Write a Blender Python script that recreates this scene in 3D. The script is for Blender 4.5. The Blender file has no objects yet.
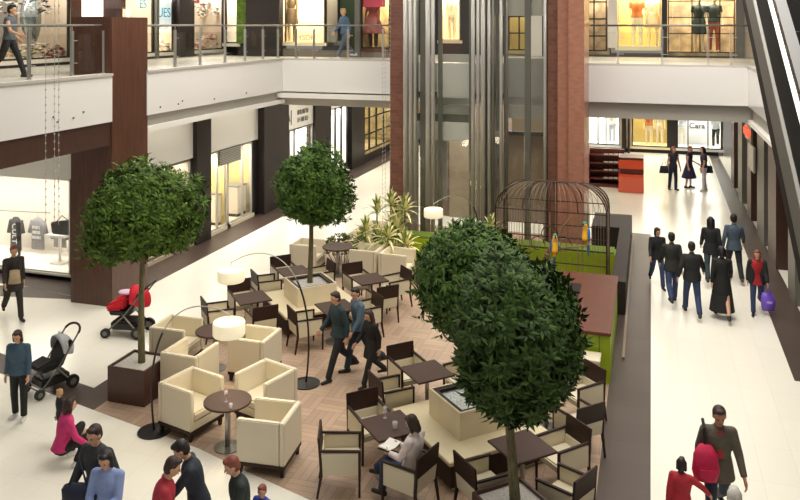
import bpy, bmesh, math, random
from mathutils import Vector, Matrix, Euler
random.seed(7)
scn = bpy.context.scene
COL = scn.collection
PI = math.pi
# ---------------------------------------------------------------- camera (eye height 6.6 m, level, shifted lens)
F_, H_, YH, VX = 790.0, 6.6, 25.5, 650.0
TH = math.atan((VX-400)/F_); SN, CS = math.sin(TH), math.cos(TH)
def G(x, y, z=0.0):            # photo point -> point of the place at height z
    d = F_*(H_-z)/(y-YH); l = (x-400)/F_*d
    return (-SN*d+CS*l, CS*d+SN*l)
def D(x, d):
    l = (x-400)/F_*d
    return (-SN*d+CS*l, CS*d+SN*l)
def YX(px, X): return X/math.tan(math.atan((px-400)/F_)-TH)
def XY(px, Y): return Y*math.tan(math.atan((px-400)/F_)-TH)
def ZZ(py, X, Y): return H_-(py-YH)*(-SN*X+CS*Y)/F_
# ---------------------------------------------------------------- materials
def lin(c):
    return tuple(((v/255)/12.92 if v/255 <= .04045 else ((v/255+.055)/1.055)**2.4) for v in c)+(1,)
MATS = {}
def mat(name, rgb, rough=.6, metal=0, emit=None, es=1.0, noise=0, nscale=8, stretch=(1,1,1), alpha=None, trans=0, bump=0, coat=0, spec=None):
    if name in MATS: return MATS[name]
    m = bpy.data.materials.new(name); m.use_nodes = True
    nt = m.node_tree; b = nt.nodes['Principled BSDF']
    b.inputs['Base Color'].default_value = lin(rgb)
    b.inputs['Roughness'].default_value = rough
    b.inputs['Metallic'].default_value = metal
    if trans: b.inputs['Transmission Weight'].default_value = trans
    if spec is not None: b.inputs['Specular IOR Level'].default_value = spec
    if coat: b.inputs['Coat Weight'].default_value = coat
    if alpha is not None: b.inputs['Alpha'].default_value = alpha
    if emit: b.inputs['Emission Color'].default_value = lin(emit); b.inputs['Emission Strength'].default_value = es
    if noise or bump:
        tc = nt.nodes.new('ShaderNodeTexCoord'); mp = nt.nodes.new('ShaderNodeMapping'); mp.inputs['Scale'].default_value = stretch
        no = nt.nodes.new('ShaderNodeTexNoise'); no.inputs['Scale'].default_value = nscale; no.inputs['Detail'].default_value = 4
        nt.links.new(tc.outputs['Object'], mp.inputs[0]); nt.links.new(mp.outputs[0], no.inputs['Vector'])
        if noise:
            r = nt.nodes.new('ShaderNodeValToRGB'); c = lin(rgb)
            r.color_ramp.elements[0].position = .3; r.color_ramp.elements[1].position = .7
            r.color_ramp.elements[0].color = tuple(v*(1-noise) for v in c[:3])+(1,)
            r.color_ramp.elements[1].color = tuple(min(1, v*(1+noise)) for v in c[:3])+(1,)
            nt.links.new(no.outputs[0], r.inputs[0]); nt.links.new(r.outputs[0], b.inputs['Base Color'])
        if bump:
            bp = nt.nodes.new('ShaderNodeBump'); bp.inputs['Strength'].default_value = bump
            nt.links.new(no.outputs[0], bp.inputs['Height']); nt.links.new(bp.outputs[0], b.inputs['Normal'])
    MATS[name] = m; return m
def mnode(nt, op, a, b=None):
    n = nt.nodes.new('ShaderNodeMath'); n.operation = op
    for i, v in enumerate((a, b)):
        if v is None: continue
        if isinstance(v, (int, float)): n.inputs[i].default_value = v
        else: nt.links.new(v, n.inputs[i])
    return n.outputs[0]
def floor_tiles(name, rgb, tx, ty, ox=0, oy=0, rough=.22, seam=.010, seamdark=.72, var=.03):
    m = bpy.data.materials.new(name); m.use_nodes = True; nt = m.node_tree; b = nt.nodes['Principled BSDF']
    tc = nt.nodes.new('ShaderNodeTexCoord'); sp = nt.nodes.new('ShaderNodeSeparateXYZ'); nt.links.new(tc.outputs['Object'], sp.inputs[0])
    def line(o, t, off):
        q = mnode(nt, 'DIVIDE', mnode(nt, 'ADD', o, off+1000*t), t)
        fr = mnode(nt, 'FRACT', q); return mnode(nt, 'LESS_THAN', fr, seam/t), mnode(nt, 'FLOOR', q)
    lx, fx = line(sp.outputs[0], tx, ox); ly, fy = line(sp.outputs[1], ty, oy)
    s = mnode(nt, 'MAXIMUM', lx, ly)
    cb = nt.nodes.new('ShaderNodeCombineXYZ'); nt.links.new(fx, cb.inputs[0]); nt.links.new(fy, cb.inputs[1])
    wn = nt.nodes.new('ShaderNodeTexWhiteNoise'); nt.links.new(cb.outputs[0], wn.inputs['Vector'])
    k = mnode(nt, 'ADD', mnode(nt, 'MULTIPLY', wn.outputs['Value'], var*2), 1-var)
    k2 = mnode(nt, 'MULTIPLY', k, mnode(nt, 'SUBTRACT', 1.0, mnode(nt, 'MULTIPLY', s, 1-seamdark)))
    mx = nt.nodes.new('ShaderNodeVectorMath'); mx.operation = 'SCALE'; mx.inputs[0].default_value = lin(rgb)[:3]
    nt.links.new(k2, mx.inputs['Scale']); nt.links.new(mx.outputs[0], b.inputs['Base Color'])
    b.inputs['Roughness'].default_value = rough; MATS[name] = m; return m
def paving(name):
    m = bpy.data.materials.new(name); m.use_nodes = True; nt = m.node_tree; b = nt.nodes['Principled BSDF']
    tc = nt.nodes.new('ShaderNodeTexCoord'); sp = nt.nodes.new('ShaderNodeSeparateXYZ'); nt.links.new(tc.outputs['Object'], sp.inputs[0])
    S = .50; N = 4
    u = mnode(nt, 'DIVIDE', mnode(nt, 'ADD', sp.outputs[0], 500), S); v = mnode(nt, 'DIVIDE', mnode(nt, 'ADD', sp.outputs[1], 500), S)
    fu, fv = mnode(nt, 'FLOOR', u), mnode(nt, 'FLOOR', v)
    chk = mnode(nt, 'MODULO', mnode(nt, 'ADD', fu, fv), 2.0)
    a, c = mnode(nt, 'FRACT', u), mnode(nt, 'FRACT', v)
    inv = mnode(nt, 'SUBTRACT', 1.0, chk)
    w = mnode(nt, 'ADD', mnode(nt, 'MULTIPLY', a, chk), mnode(nt, 'MULTIPLY', c, inv))
    wn_ = mnode(nt, 'MULTIPLY', w, N); pl = mnode(nt, 'FLOOR', wn_); fr = mnode(nt, 'FRACT', wn_)
    s = mnode(nt, 'LESS_THAN', fr, .07)
    s2 = mnode(nt, 'MAXIMUM', mnode(nt, 'LESS_THAN', a, .018), mnode(nt, 'LESS_THAN', c, .018))
    s = mnode(nt, 'MAXIMUM', s, s2)
    cb = nt.nodes.new('ShaderNodeCombineXYZ'); nt.links.new(fu, cb.inputs[0]); nt.links.new(fv, cb.inputs[1]); nt.links.new(pl, cb.inputs[2])
    wn = nt.nodes.new('ShaderNodeTexWhiteNoise'); nt.links.new(cb.outputs[0], wn.inputs['Vector'])
    k = mnode(nt, 'ADD', mnode(nt, 'MULTIPLY', wn.outputs['Value'], .22), .89)
    k = mnode(nt, 'ADD', k, mnode(nt, 'MULTIPLY', chk, -.06))
    k = mnode(nt, 'MULTIPLY', k, mnode(nt, 'SUBTRACT', 1.0, mnode(nt, 'MULTIPLY', s, .42)))
    mx = nt.nodes.new('ShaderNodeVectorMath'); mx.operation = 'SCALE'; mx.inputs[0].default_value = lin((178, 152, 130))[:3]
    nt.links.new(k, mx.inputs['Scale']); nt.links.new(mx.outputs[0], b.inputs['Base Color'])
    b.inputs['Roughness'].default_value = .45; MATS[name] = m; return m
M_cream_floor = floor_tiles('cream_floor', (242, 239, 226), .52, 1.04, rough=.25, seam=.006, seamdark=.86, var=.012)
M_dark_floor = floor_tiles('dark_floor', (74, 61, 54), .62, .62, rough=.42, seamdark=.8, var=.08)
M_pave = paving('terrace_paving')
M_wood = mat('dark_wood', (50, 31, 24), .55, spec=.3, noise=.22, nscale=6, stretch=(1, 8, 8))
M_top = mat('walnut_top', (66, 42, 33), .55, spec=.35, noise=.15, nscale=5, stretch=(1, 8, 1))
M_veneer = mat('brown_veneer', (80, 48, 34), .32, noise=.3, nscale=3, stretch=(6, 6, .5), coat=.2)
M_veneer_d = mat('dark_brown_panel', (70, 46, 38), .35, noise=.2, nscale=3, stretch=(6, 6, .5))
M_cream = mat('cream_leather', (220, 210, 186), .5, bump=.03, nscale=60)
M_uph = mat('cream_upholstery', (214, 204, 178), .7, bump=.05, nscale=90)
M_steel = mat('steel', (186, 184, 178), .36, .8)
M_steel_d = mat('satin_steel', (122, 120, 112), .45, .6)
M_black = mat('black', (24, 22, 22), .4)
M_dark = mat('charcoal_cladding', (42, 35, 32), .6, spec=.3)
M_fascia = mat('white_fascia', (224, 222, 219), .22, coat=.4)
M_grey = mat('grey_band', (176, 172, 163), .5)
M_white = mat('white_paint', (230, 228, 222), .5)
M_stone = mat('cream_stone', (222, 208, 176), .45, noise=.05, nscale=3)
M_gravel = mat('pale_gravel', (190, 186, 178), .9, noise=.35, nscale=60, bump=.6)
M_planter_br = mat('planter_brown', (74, 46, 38), .4, noise=.15, nscale=4)
M_lime = mat('lime_panel', (150, 172, 20), .45, noise=.08, nscale=6)
M_turf = mat('green_turf', (104, 124, 40), .9, noise=.3, nscale=40, bump=.5)
M_redstone = mat('red_stone', (158, 108, 88), .35, noise=.16, nscale=5, stretch=(1, 1, 2), coat=.3)
M_brick = None
def stone_blocks():
    m = mat('red_stone_blocks', (140, 84, 66), .4); nt = m.node_tree; b = nt.nodes['Principled BSDF']
    tc = nt.nodes.new('ShaderNodeTexCoord'); mp = nt.nodes.new('ShaderNodeMapping'); mp.inputs['Rotation'].default_value = (PI/2, 0, 0)
    br = nt.nodes.new('ShaderNodeTexBrick'); br.inputs['Color1'].default_value = lin((118, 78, 62)); br.inputs['Color2'].default_value = lin((98, 62, 50))
    br.inputs['Mortar'].default_value = lin((128, 88, 72)); br.inputs['Scale'].default_value = 2.2; br.inputs['Mortar Size'].default_value = .01
    nt.links.new(tc.outputs['Object'], mp.inputs[0]); nt.links.new(mp.outputs[0], br.inputs[0]); nt.links.new(br.outputs[0], b.inputs['Base Color']); return m
M_brick = stone_blocks()
def glassmat(name, rgb=(225, 232, 228), op=.12, rough=.02):
    m = bpy.data.materials.new(name); m.use_nodes = True; nt = m.node_tree
    for n in list(nt.nodes): nt.nodes.remove(n)
    o = nt.nodes.new('ShaderNodeOutputMaterial'); mx = nt.nodes.new('ShaderNodeMixShader'); t = nt.nodes.new('ShaderNodeBsdfTransparent'); g = nt.nodes.new('ShaderNodeBsdfGlossy')
    t.inputs[0].default_value = lin(rgb); g.inputs['Roughness'].default_value = rough
    ge = nt.nodes.new('ShaderNodeNewGeometry'); dt = nt.nodes.new('ShaderNodeVectorMath'); dt.operation = 'DOT_PRODUCT'
    nt.links.new(ge.outputs['Incoming'], dt.inputs[0]); nt.links.new(ge.outputs['Normal'], dt.inputs[1])
    k = mnode(nt, 'POWER', mnode(nt, 'SUBTRACT', 1.0, mnode(nt, 'ABSOLUTE', dt.outputs['Value'])), 5.0)
    nt.links.new(mnode(nt, 'ADD', mnode(nt, 'MULTIPLY', k, .9), op*.3), mx.inputs[0])
    nt.links.new(t.outputs[0], mx.inputs[1]); nt.links.new(g.outputs[0], mx.inputs[2]); nt.links.new(mx.outputs[0], o.inputs[0])
    MATS[name] = m; return m
M_glass = glassmat('clear_glass', (250, 251, 249)); M_glass_d = glassmat('smoked_glass', (120, 120, 112), .2)
M_drink = mat('drinking_glass', (235, 235, 235), .05, alpha=.45)
M_shade = mat('lamp_shade', (250, 242, 215), .8, emit=(255, 240, 200), es=.42)
M_lamp = mat('lamp_light', (255, 250, 235), .5, emit=(255, 246, 225), es=6)
# ---------------------------------------------------------------- mesh builder
class MB:
    def __init__(s): s.v = []; s.f = []; s.mi = []; s.cur = 0
    def add(s, vs, fs):
        o = len(s.v); s.v += [tuple(v) for v in vs]; s.f += [tuple(i+o for i in f) for f in fs]; s.mi += [s.cur]*len(fs)
    def hexa(s, c):     # 8 corners: bottom 4 ccw, top 4 ccw
        s.add(c, [(3, 2, 1, 0), (4, 5, 6, 7), (0, 1, 5, 4), (1, 2, 6, 5), (2, 3, 7, 6), (3, 0, 4, 7)])
    def box(s, x0, x1, y0, y1, z0, z1):
        s.hexa([(x0, y0, z0), (x1, y0, z0), (x1, y1, z0), (x0, y1, z0), (x0, y0, z1), (x1, y0, z1), (x1, y1, z1), (x0, y1, z1)])
    def bar(s, a, b, w, h=None, up=(0, 0, 1), w2=None, h2=None):
        h = h or w; a, b = Vector(a), Vector(b); d = (b-a).normalized(); u = Vector(up)
        if abs(d.dot(u)) > .95: u = Vector((0, 1, 0)) if abs(d.y) < .9 else Vector((1, 0, 0))
        r = d.cross(u).normalized(); u = r.cross(d).normalized(); w2 = w2 or w; h2 = h2 or h
        c = []
        for p, ww, hh in ((a, w, h), (b, w2, h2)):
            for i, j in ((-1, -1), (1, -1), (1, 1), (-1, 1)): c.append(p+r*(i*ww/2)+u*(j*hh/2))
        s.hexa(c)
    def tube(s, pts, r, n=8, caps=True, sx=1):
        pts = [Vector(p) for p in pts]; rs = r if isinstance(r, (list, tuple)) else [r]*len(pts); o = len(s.v); vs = []; fs = []
        ref = None
        for i, p in enumerate(pts):
            d = (pts[min(i+1, len(pts)-1)]-pts[max(i-1, 0)])
            d = d.normalized() if d.length > 1e-9 else Vector((0, 0, 1))
            if ref is None: ref = Vector((1, 0, 0)) if abs(d.x) < .8 else Vector((0, 1, 0))
            u = (ref-d*ref.dot(d)).normalized(); w = d.cross(u); ref = u
            for k in range(n):
                a = 2*PI*k/n; vs.append(p+(u*math.cos(a)*sx+w*math.sin(a))*rs[i])
        for i in range(len(pts)-1):
            for k in range(n):
                a = i*n+k; b = i*n+(k+1) % n; fs.append((a, b, b+n, a+n))
        if caps: fs.append(tuple(range(n-1, -1, -1))); fs.append(tuple((len(pts)-1)*n+k for k in range(n)))
        s.add(vs, fs)
    def lathe(s, prof, c=(0, 0, 0), n=20, caps=True):
        vs = []; fs = []
        for r, z in prof:
            for k in range(n): a = 2*PI*k/n; vs.append((c[0]+r*math.cos(a), c[1]+r*math.sin(a), c[2]+z))
        for i in range(len(prof)-1):
            for k in range(n): a = i*n+k; b = i*n+(k+1) % n; fs.append((a, b, b+n, a+n))
        if caps: fs.append(tuple(range(n-1, -1, -1))); fs.append(tuple((len(prof)-1)*n+k for k in range(n)))
        s.add(vs, fs)
    def ell(s, c, rx, ry, rz, n=14, m=9, M=None):
        vs = []; fs = []
        for i in range(m+1):
            t = PI*i/m
            for k in range(n):
                a = 2*PI*k/n; v = Vector((rx*math.sin(t)*math.cos(a), ry*math.sin(t)*math.sin(a), rz*math.cos(t)))
                if M: v = M @ v
                vs.append(Vector(c)+v)
        for i in range(m):
            for k in range(n): a = i*n+k; b = i*n+(k+1) % n; fs.append((a, a+n, b+n, b))
        s.add(vs, fs)
    def cap(s, a, b, ra, rb, n=12):  # tapered capsule, closed
        a, b = Vector(a), Vector(b); d = (b-a); L = d.length; d = d.normalized() if L > 1e-6 else Vector((0, 0, 1))
        P = []; R = []
        for t in (90, 60, 30): P.append(a-d*ra*math.sin(math.radians(t))); R.append(max(1e-4, ra*math.cos(math.radians(t))))
        P.append(a); R.append(ra); P.append(b); R.append(rb)
        for t in (30, 60, 90): P.append(b+d*rb*math.sin(math.radians(t))); R.append(max(1e-4, rb*math.cos(math.radians(t))))
        u = Vector((1, 0, 0)) if abs(d.x) < .8 else Vector((0, 1, 0)); u = (u-d*u.dot(d)).normalized(); w = d.cross(u)
        vs = []; fs = []
        for p, r in zip(P, R):
            for k in range(n): an = 2*PI*k/n; vs.append(p+(u*math.cos(an)+w*math.sin(an))*r)
        for i in range(len(P)-1):
            for k in range(n): q = i*n+k; e = i*n+(k+1) % n; fs.append((q, e, e+n, q+n))
        fs.append(tuple(range(n-1, -1, -1))); fs.append(tuple((len(P)-1)*n+k for k in range(n)))
        s.add(vs, fs)
    def loft(s, rings, n=16):  # rings: (center, rx, ry, xaxis, yaxis)
        vs = []; fs = []
        for c, rx, ry, X, Y in rings:
            for k in range(n): a = 2*PI*k/n; vs.append(Vector(c)+X*rx*math.cos(a)+Y*ry*math.sin(a))
        for i in range(len(rings)-1):
            for k in range(n): q = i*n+k; e = i*n+(k+1) % n; fs.append((q, e, e+n, q+n))
        fs.append(tuple(range(n-1, -1, -1))); fs.append(tuple((len(rings)-1)*n+k for k in range(n)))
        s.add(vs, fs)
    def poly(s, pts, z0, z1):
        n = len(pts); vs = [(x, y, z0) for x, y in pts]+[(x, y, z1) for x, y in pts]
        s.add(vs, [tuple(range(n-1, -1, -1)), tuple(range(n, 2*n))]+[(i, (i+1) % n, (i+1) % n+n, i+n) for i in range(n)])
    def mesh(s, name, mats, bevel=0, smooth=False):
        me = bpy.data.meshes.new(name); me.from_pydata(s.v, [], s.f)
        if not isinstance(mats, (list, tuple)): mats = [mats]
        for m in mats: me.materials.append(m)
        for i, p in enumerate(me.polygons): p.material_index = s.mi[i]; p.use_smooth = smooth
        bm = bmesh.new(); bm.from_mesh(me); bmesh.ops.recalc_face_normals(bm, faces=bm.faces)
        if bevel: bmesh.ops.bevel(bm, geom=list(bm.edges), offset=bevel, segments=2, affect='EDGES', clamp_overlap=True)
        bm.to_mesh(me); bm.free()
        return me
    def build(s, name, mats, parent=None, bevel=0, smooth=False):
        return link(name, s.mesh(name, mats, bevel, smooth), parent)
def link(name, me, parent=None):
    o = bpy.data.objects.new(name, me); COL.objects.link(o)
    if parent: o.parent = parent
    return o
def tag(o, label=None, cat=None, group=None, kind=None):
    if label: o['label'] = label
    if cat: o['category'] = cat
    if group: o['group'] = group
    if kind: o['kind'] = kind
    return o
def thing(name, label, cat, loc=(0, 0, 0), rz=0, group=None):
    o = bpy.data.objects.new(name, None); COL.objects.link(o); o.location = loc; o.rotation_euler = (0, 0, rz); o.empty_display_size = .1
    return tag(o, label, cat, group)
def struct(name, mb, m, bevel=0, parent=None):
    o = mb.build(name, m, parent, bevel)
    if not parent: o['kind'] = 'structure'
    return o
def dup(root, loc, rz, label, group=None, cat=None):
    r = root.copy(); COL.objects.link(r); r.location = loc; r.rotation_euler = (0, 0, rz); r['label'] = label
    if group: r['group'] = group
    for ch in list(root.children):
        c = ch.copy(); COL.objects.link(c); c.parent = r
        for g in list(ch.children):
            d = g.copy(); COL.objects.link(d); d.parent = c
    return r
def area(name, loc, size, power, color=(1, .93, .82), rot=(0, 0, 0), sy=None):
    l = bpy.data.lights.new(name, 'AREA'); l.energy = power; l.color = color; l.size = size
    if sy: l.shape = 'RECTANGLE'; l.size_y = sy
    o = bpy.data.objects.new(name, l); COL.objects.link(o); o.location = loc; o.rotation_euler = rot; return o
def bx(x0, x1, y0, y1, z0, z1):
    m = MB(); m.box(min(x0, x1), max(x0, x1), min(y0, y1), max(y0, y1), min(z0, z1), max(z0, z1)); return m
def text_mesh(txt, size, name, m, parent, loc, rot, ext=.004, sx=1):
    cu = bpy.data.curves.new('t', 'FONT'); cu.body = txt; cu.size = size; cu.extrude = ext; cu.align_x = 'CENTER'; cu.align_y = 'CENTER'
    o = bpy.data.objects.new('t', cu); COL.objects.link(o); bpy.context.view_layer.update()
    me = bpy.data.meshes.new_from_object(o.evaluated_get(bpy.context.evaluated_depsgraph_get())); bpy.data.objects.remove(o)
    me.materials.clear(); me.materials.append(m)
    q = link(name, me, parent); q.location = loc; q.rotation_euler = rot; q.scale = (sx, 1, 1); return q
# ================================================================= THE SETTING
struct('floor', bx(-26, 12, 3, 46, -.2, 0), M_cream_floor)
def fpoly(name, pts, m, z): 
    b = MB(); b.poly(pts, -.01, z); return struct(name, b, m)
BX, TX = -9.65, -9.1
bandU = [(-26, 16.3), (-12.49, 12.75), (-10.28, 12.17), (BX, 12.03), (BX, 21.3)]
bandL = [(TX, 21.3), (TX, 11.34), (-10.15, 11.59), (-11.77, 12.01), (-26, 15.7)]
fpoly('floor_band', bandU+bandL, M_dark_floor, .003)
fpoly('floor_terrace', [(TX, 11.34), (-6.69, 10.8), (-5.76, 10.48), (-4.51, 10.1), (-3.0, 9.45), (-1.5, 8.5), (-.72, 7.6), (-.72, 25.2), (TX, 25.2)], M_pave, .004)
fpoly('floor_band', [(-.72, 7.6), (0, 7.0), (.03, 26.2), (-.55, 26.2), (-.55, 25.2), (-.72, 25.2)], M_dark_floor, .0035)
fpoly('floor_band', [(2.56, 16.2), (3.3, 16.2), (3.3, 43), (2.85, 43)], M_dark_floor, .003)
fpoly('floor_band', [(-13.2, 17), (-12.1, 17), (-12.1, 43), (-13.2, 43)], M_dark_floor, .003)
fpoly('floor_band', [(-26, 16.2), (-14.9, 16.2), (-12.1, 15.75), (-12.1, 17.2), (-26, 17.2)], M_dark_floor, .003)
fpoly('floor_band', [(-26, 15.4), (-15.2, 15.4), (-12.9, 15.85), (-14.9, 16.2), (-17.0, 15.85), (-26, 15.85)], M_dark_floor, .0028)
M_lgrey = mat('lift_panel', (222, 220, 214), .4); M_mgrey = mat('lift_grey', (178, 175, 166), .5); M_tanp = mat('lift_tan', (190, 168, 142), .5); M_tube = mat('lift_silver', (188, 186, 180), .3, .5)
# --- slabs of the upper floor with their fascias
M_slab = mat('upper_floor_tile', (176, 170, 158), .35)
def slab(name, x0, x1, y0, y1): struct(name, bx(x0, x1, y0, y1, 4.5, 5.42), M_slab)
slab('floor_upper', -26, -12.1, 6, 24.8); slab('floor_upper', -12.1, -7.5, 24.8, 33); slab('floor_upper', -26, -12.1, 24.8, 33); slab('floor_upper', -7.5, 12, 24.1, 33)
slab('floor_upper', 2.62, 12, 6, 24.1)
def fascia(plane, k, a, b, zb=4.35, glossy=M_fascia, under=True):
    s = 1 if plane == 'X' else -1
    def B(d0, d1, z0, z1):
        return bx(k+d0, k+d1, a, b, z0, z1) if plane == 'X' else bx(a, b, k+d0, k+d1, z0, z1)
    struct('trim_fascia', B(-.10, 0, zb, 5.42), glossy)
    struct('trim_cap', B(-.30, .03, 5.42, 5.48), M_grey) if plane == 'X' else struct('trim_cap', B(-.03, .30, 5.42, 5.48), M_grey)
fascia('X', -12.0, 16.95, 24.65); fascia('X', -12.0, 6, 15.6)
fascia('Y', 24.7, -12.0, -7.5); fascia('Y', 24.0, -1.75, 2.6)
def fascia_r():
    struct('trim_fascia', bx(2.6, 2.7, 6, 23.9, 4.35, 5.42), M_fascia); struct('trim_cap', bx(2.57, 2.9, 6, 24, 5.42, 5.48), M_grey)
fascia_r()
M_bolt = mat('bolt_dark', (70, 68, 64), .4)
for px in (615, 622, 658, 664, 704, 711, 728, 735):
    X_ = XY(px, 23.98); b_ = MB(); b_.tube([(X_, 24.0, ZZ(94, X_, 24)), (X_, 23.97, ZZ(94, X_, 24))], .022, 8); struct('trim_bolt', b_, M_bolt)
for px, py in ((73, 118), (83, 112), (53, 117), (57, 122), (160, 107), (178, 104), (182, 101), (214, 99), (246, 93)):
    Y_ = YX(px, -12.0)
    b_ = MB(); b_.tube([(-12.0, Y_, ZZ(py, -12, Y_)), (-11.97, Y_, ZZ(py, -12, Y_))], .018, 8); struct('trim_bolt', b_, M_bolt)
struct('trim_beam', bx(-12.35, -12.15, 17, 25.0, 4.0, 4.5), M_grey); struct('trim_edge', bx(-12.2, -12.02, 17, 24.8, 3.93, 4.06), M_white)
struct('trim_beam', bx(-12.3, -12.05, 6, 15.6, 3.8, 4.4), M_veneer_d)
struct('trim_beam', bx(-12.2, -7.4, 24.9, 25.1, 3.86, 4.45), M_grey); struct('trim_beam', bx(-1.8, 2.75, 24.2, 24.4, 3.86, 4.45), M_grey)
struct('trim_beam', bx(2.75, 2.9, 6, 24.2, 3.9, 4.5), M_grey); struct('trim_edge', bx(2.62, 2.75, 6, 24.1, 3.84, 3.95), M_white)
# ceilings below the upper floor
struct('ceiling', bx(-26, -12.35, 6, 24.4, 4.15, 4.3), M_white); struct('ceiling', bx(-26, 12, 24.4, 44, 4.15, 4.3), M_white); struct('ceiling', bx(2.9, 12, 6, 24.4, 4.15, 4.3), M_white)
# bulkhead of the brown clad column
struct('wall_column', bx(-13.18, -12.02, 15.6, 17.0, 0, 6.8), M_veneer, .01)
struct('wall_panel', bx(XY(71, 19.6), XY(116, 19.6), 19.6, 19.9, 5.42, 7.1), M_veneer_d)
struct('wall_panel', bx(XY(71, 19.95), XY(122.5, 19.95), 19.95, 20.1, 7.1, 9), M_veneer)
# walls around the hall
W = mat('shop_wall_dark', (48, 42, 38), .5)
wn = [0]
def wname():
    wn[0] += 1; return 'window_%d' % wn[0]
def shop(plane, k, u0, u1, z0, z1, depth, back, side=None, mull=(), frame=M_dark, fw=.05, power=60, rails=(), floor_rgb=None, lightcol=(1, .95, .89), sides=True):
    u0, u1 = min(u0, u1), max(u0, u1)
    def B(a, b, v0, v1, z0_, z1_):
        m = MB()
        if plane == 'Y': m.box(a, b, k+v0, k+v1, z0_, z1_)
        else: m.box(k-v1, k-v0, a, b, z0_, z1_)
        return m
    def J(*ms):
        r = MB()
        for m in ms: r.add(m.v, m.f)
        return r
    parts = [B(u0, u0+fw, 0, .08, z0, z1), B(u1-fw, u1, 0, .08, z0, z1), B(u0, u1, 0, .08, z0, z0+fw), B(u0, u1, 0, .08, z1-fw, z1)]
    for u in mull: parts.append(B(u-fw/2, u+fw/2, 0, .08, z0, z1))
    for z in rails: parts.append(B(u0, u1, 0, .08, z-fw/2, z+fw/2))
    w = J(*parts).build(wname(), frame); w['kind'] = 'structure'
    B(u0+.01, u1-.01, .035, .045, z0, z1).build('pane', M_glass, w)
    bk = J(B(u0-.02, u1+.02, depth, depth+.08, z0-.1, z1+.1)); struct('wall_display', bk, back)
    sd = [B(u0-.1, u0-.02, .08, depth, z0-.1, z1+.1), B(u1+.02, u1+.1, .08, depth, z0-.1, z1+.1), B(u0-.1, u1+.1, .09, depth, z1, z1+.1)]
    [struct('wall_display_side', q__, side or back) for q__ in sd]
    struct('trim_sill', J(B(u0-.1, u1+.1, -.04, depth, z0-.12, z0)), mat('sill_%d_%d_%d' % tuple(floor_rgb), floor_rgb, .4) if floor_rgb else (side or back))
    um = (u0+u1)/2
    loc = (um, k+min(.5, depth*.5), z1-.06) if plane == 'Y' else (k-min(.5, depth*.5), um, z1-.06)
    rot = (0, 0, 0) if plane == 'Y' else (0, 0, PI/2)
    area('shop_light', loc, max(.3, (u1-u0)*.85), power, lightcol, rot, min(.5, depth*.6))
def wall(plane, k, u0, u1, z0, z1, m=W, t=.12, name='wall_back'):
    u0, u1 = min(u0, u1), max(u0, u1)
    b = bx(u0, u1, k, k+t, z0, z1) if plane == 'Y' else bx(k-t, k, u0, u1, z0, z1)
    return struct(name, b, m)
M_creamwall = mat('display_cream', (226, 218, 206), .6); M_gold = mat('display_gold', (176, 160, 98), .6, noise=.1, nscale=2)
M_peach = mat('display_peach', (244, 222, 190), .6); M_wwall = mat('display_white', (232, 232, 228), .6)
M_tan = mat('display_tan', (196, 170, 128), .6); M_olive = mat('display_olive', (140, 120, 76), .6); M_beige = mat('display_beige', (196, 178, 156), .6)
def quilt(name, rgb, sc=3.0):
    m = mat(name, rgb, .5); nt = m.node_tree; b = nt.nodes['Principled BSDF']
    tc = nt.nodes.new('ShaderNodeTexCoord'); vo = nt.nodes.new('ShaderNodeTexVoronoi'); vo.inputs['Scale'].default_value = sc
    r = nt.nodes.new('ShaderNodeValToRGB'); c = lin(rgb); r.color_ramp.elements[0].color = c; r.color_ramp.elements[1].color = tuple(v*.35 for v in c[:3])+(1,); r.color_ramp.elements[1].position = .9
    nt.links.new(tc.outputs['Object'], vo.inputs['Vector']); nt.links.new(vo.outputs['Distance'], r.inputs[0]); nt.links.new(r.outputs[0], b.inputs['Base Color']); return m
M_quilt = quilt('display_quilted_tan', (205, 180, 140)); M_goldq = quilt('display_gold_pattern', (216, 192, 128), 2.2)
# -- near left ground floor shop, facing the camera
LX = XY(70, 16.9)
shop('Y', 16.9, -20, LX, .15, 2.62, 1.7, M_creamwall, mull=(-17.2,), frame=M_white, fw=.04, power=150, floor_rgb=(240, 236, 228))
wall('Y', 16.9, -26, -13.4, 2.62, 4.2, M_white, name='wall_bulkhead'); wall('Y', 16.86, -20.2, LX+.1, 0, .1, M_black, name='baseboard_left')
wall('Y', 16.9, LX, -13.3, 0, 2.62, M_veneer_d, name='wall_left'); wall('Y', 16.9, -26, -20.05, 0, 2.62, W, name='wall_left')
# -- left mall side, ground floor (plane X=-13.1)
K = -13.1
def y(p): return YX(p, K)
wall('X', K, 17.0, y(193), 2.62, 4.2, M_white, name='wall_bulkhead'); wall('X', K, y(207), y(258), 2.62, 4.2, M_white, name='wall_bulkhead')
wall('X', K, 17.0, 18.2, 0, 2.62, W, name='wall_left')
shop('X', K, 18.25, y(193)-.1, .12, 2.6, 1.6, M_beige, mull=(19.5,), frame=M_steel_d, power=60)
struct('wall_pier', bx(K-.3, K+.15, y(193), y(207), 0, 4.2), M_dark); struct('wall_pier', bx(K-.3, K+.25, y(258), y(283), 0, 4.2), M_dark)
shop('X', K, y(207)+.05, y(228), .12, 2.6, 1.6, M_beige, mull=(y(218),), frame=M_grey, power=110, floor_rgb=(225, 215, 190))
shop('X', K, y(228), y(252), .12, 2.6, 1.6, M_gold, mull=(y(243),), frame=M_grey, power=110, floor_rgb=(225, 215, 190))
wall('X', K, y(252), y(258), 0, 2.62, M_black, name='wall_left')
g = MB(); 
for i in range(9): g.box(K-.01, K+.06, y(218)+.05, y(240), 2.12+i*.055, 2.15+i*.055)
struct('trim_grille', g, M_grey); struct('trim_grille_back', bx(K-.02, K+.02, y(218)+.05, y(240), 2.1, 2.6), M_dark)
wall('X', K, y(283), y(320), 2.62, 4.2, M_white, name='wall_bulkhead')
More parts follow.
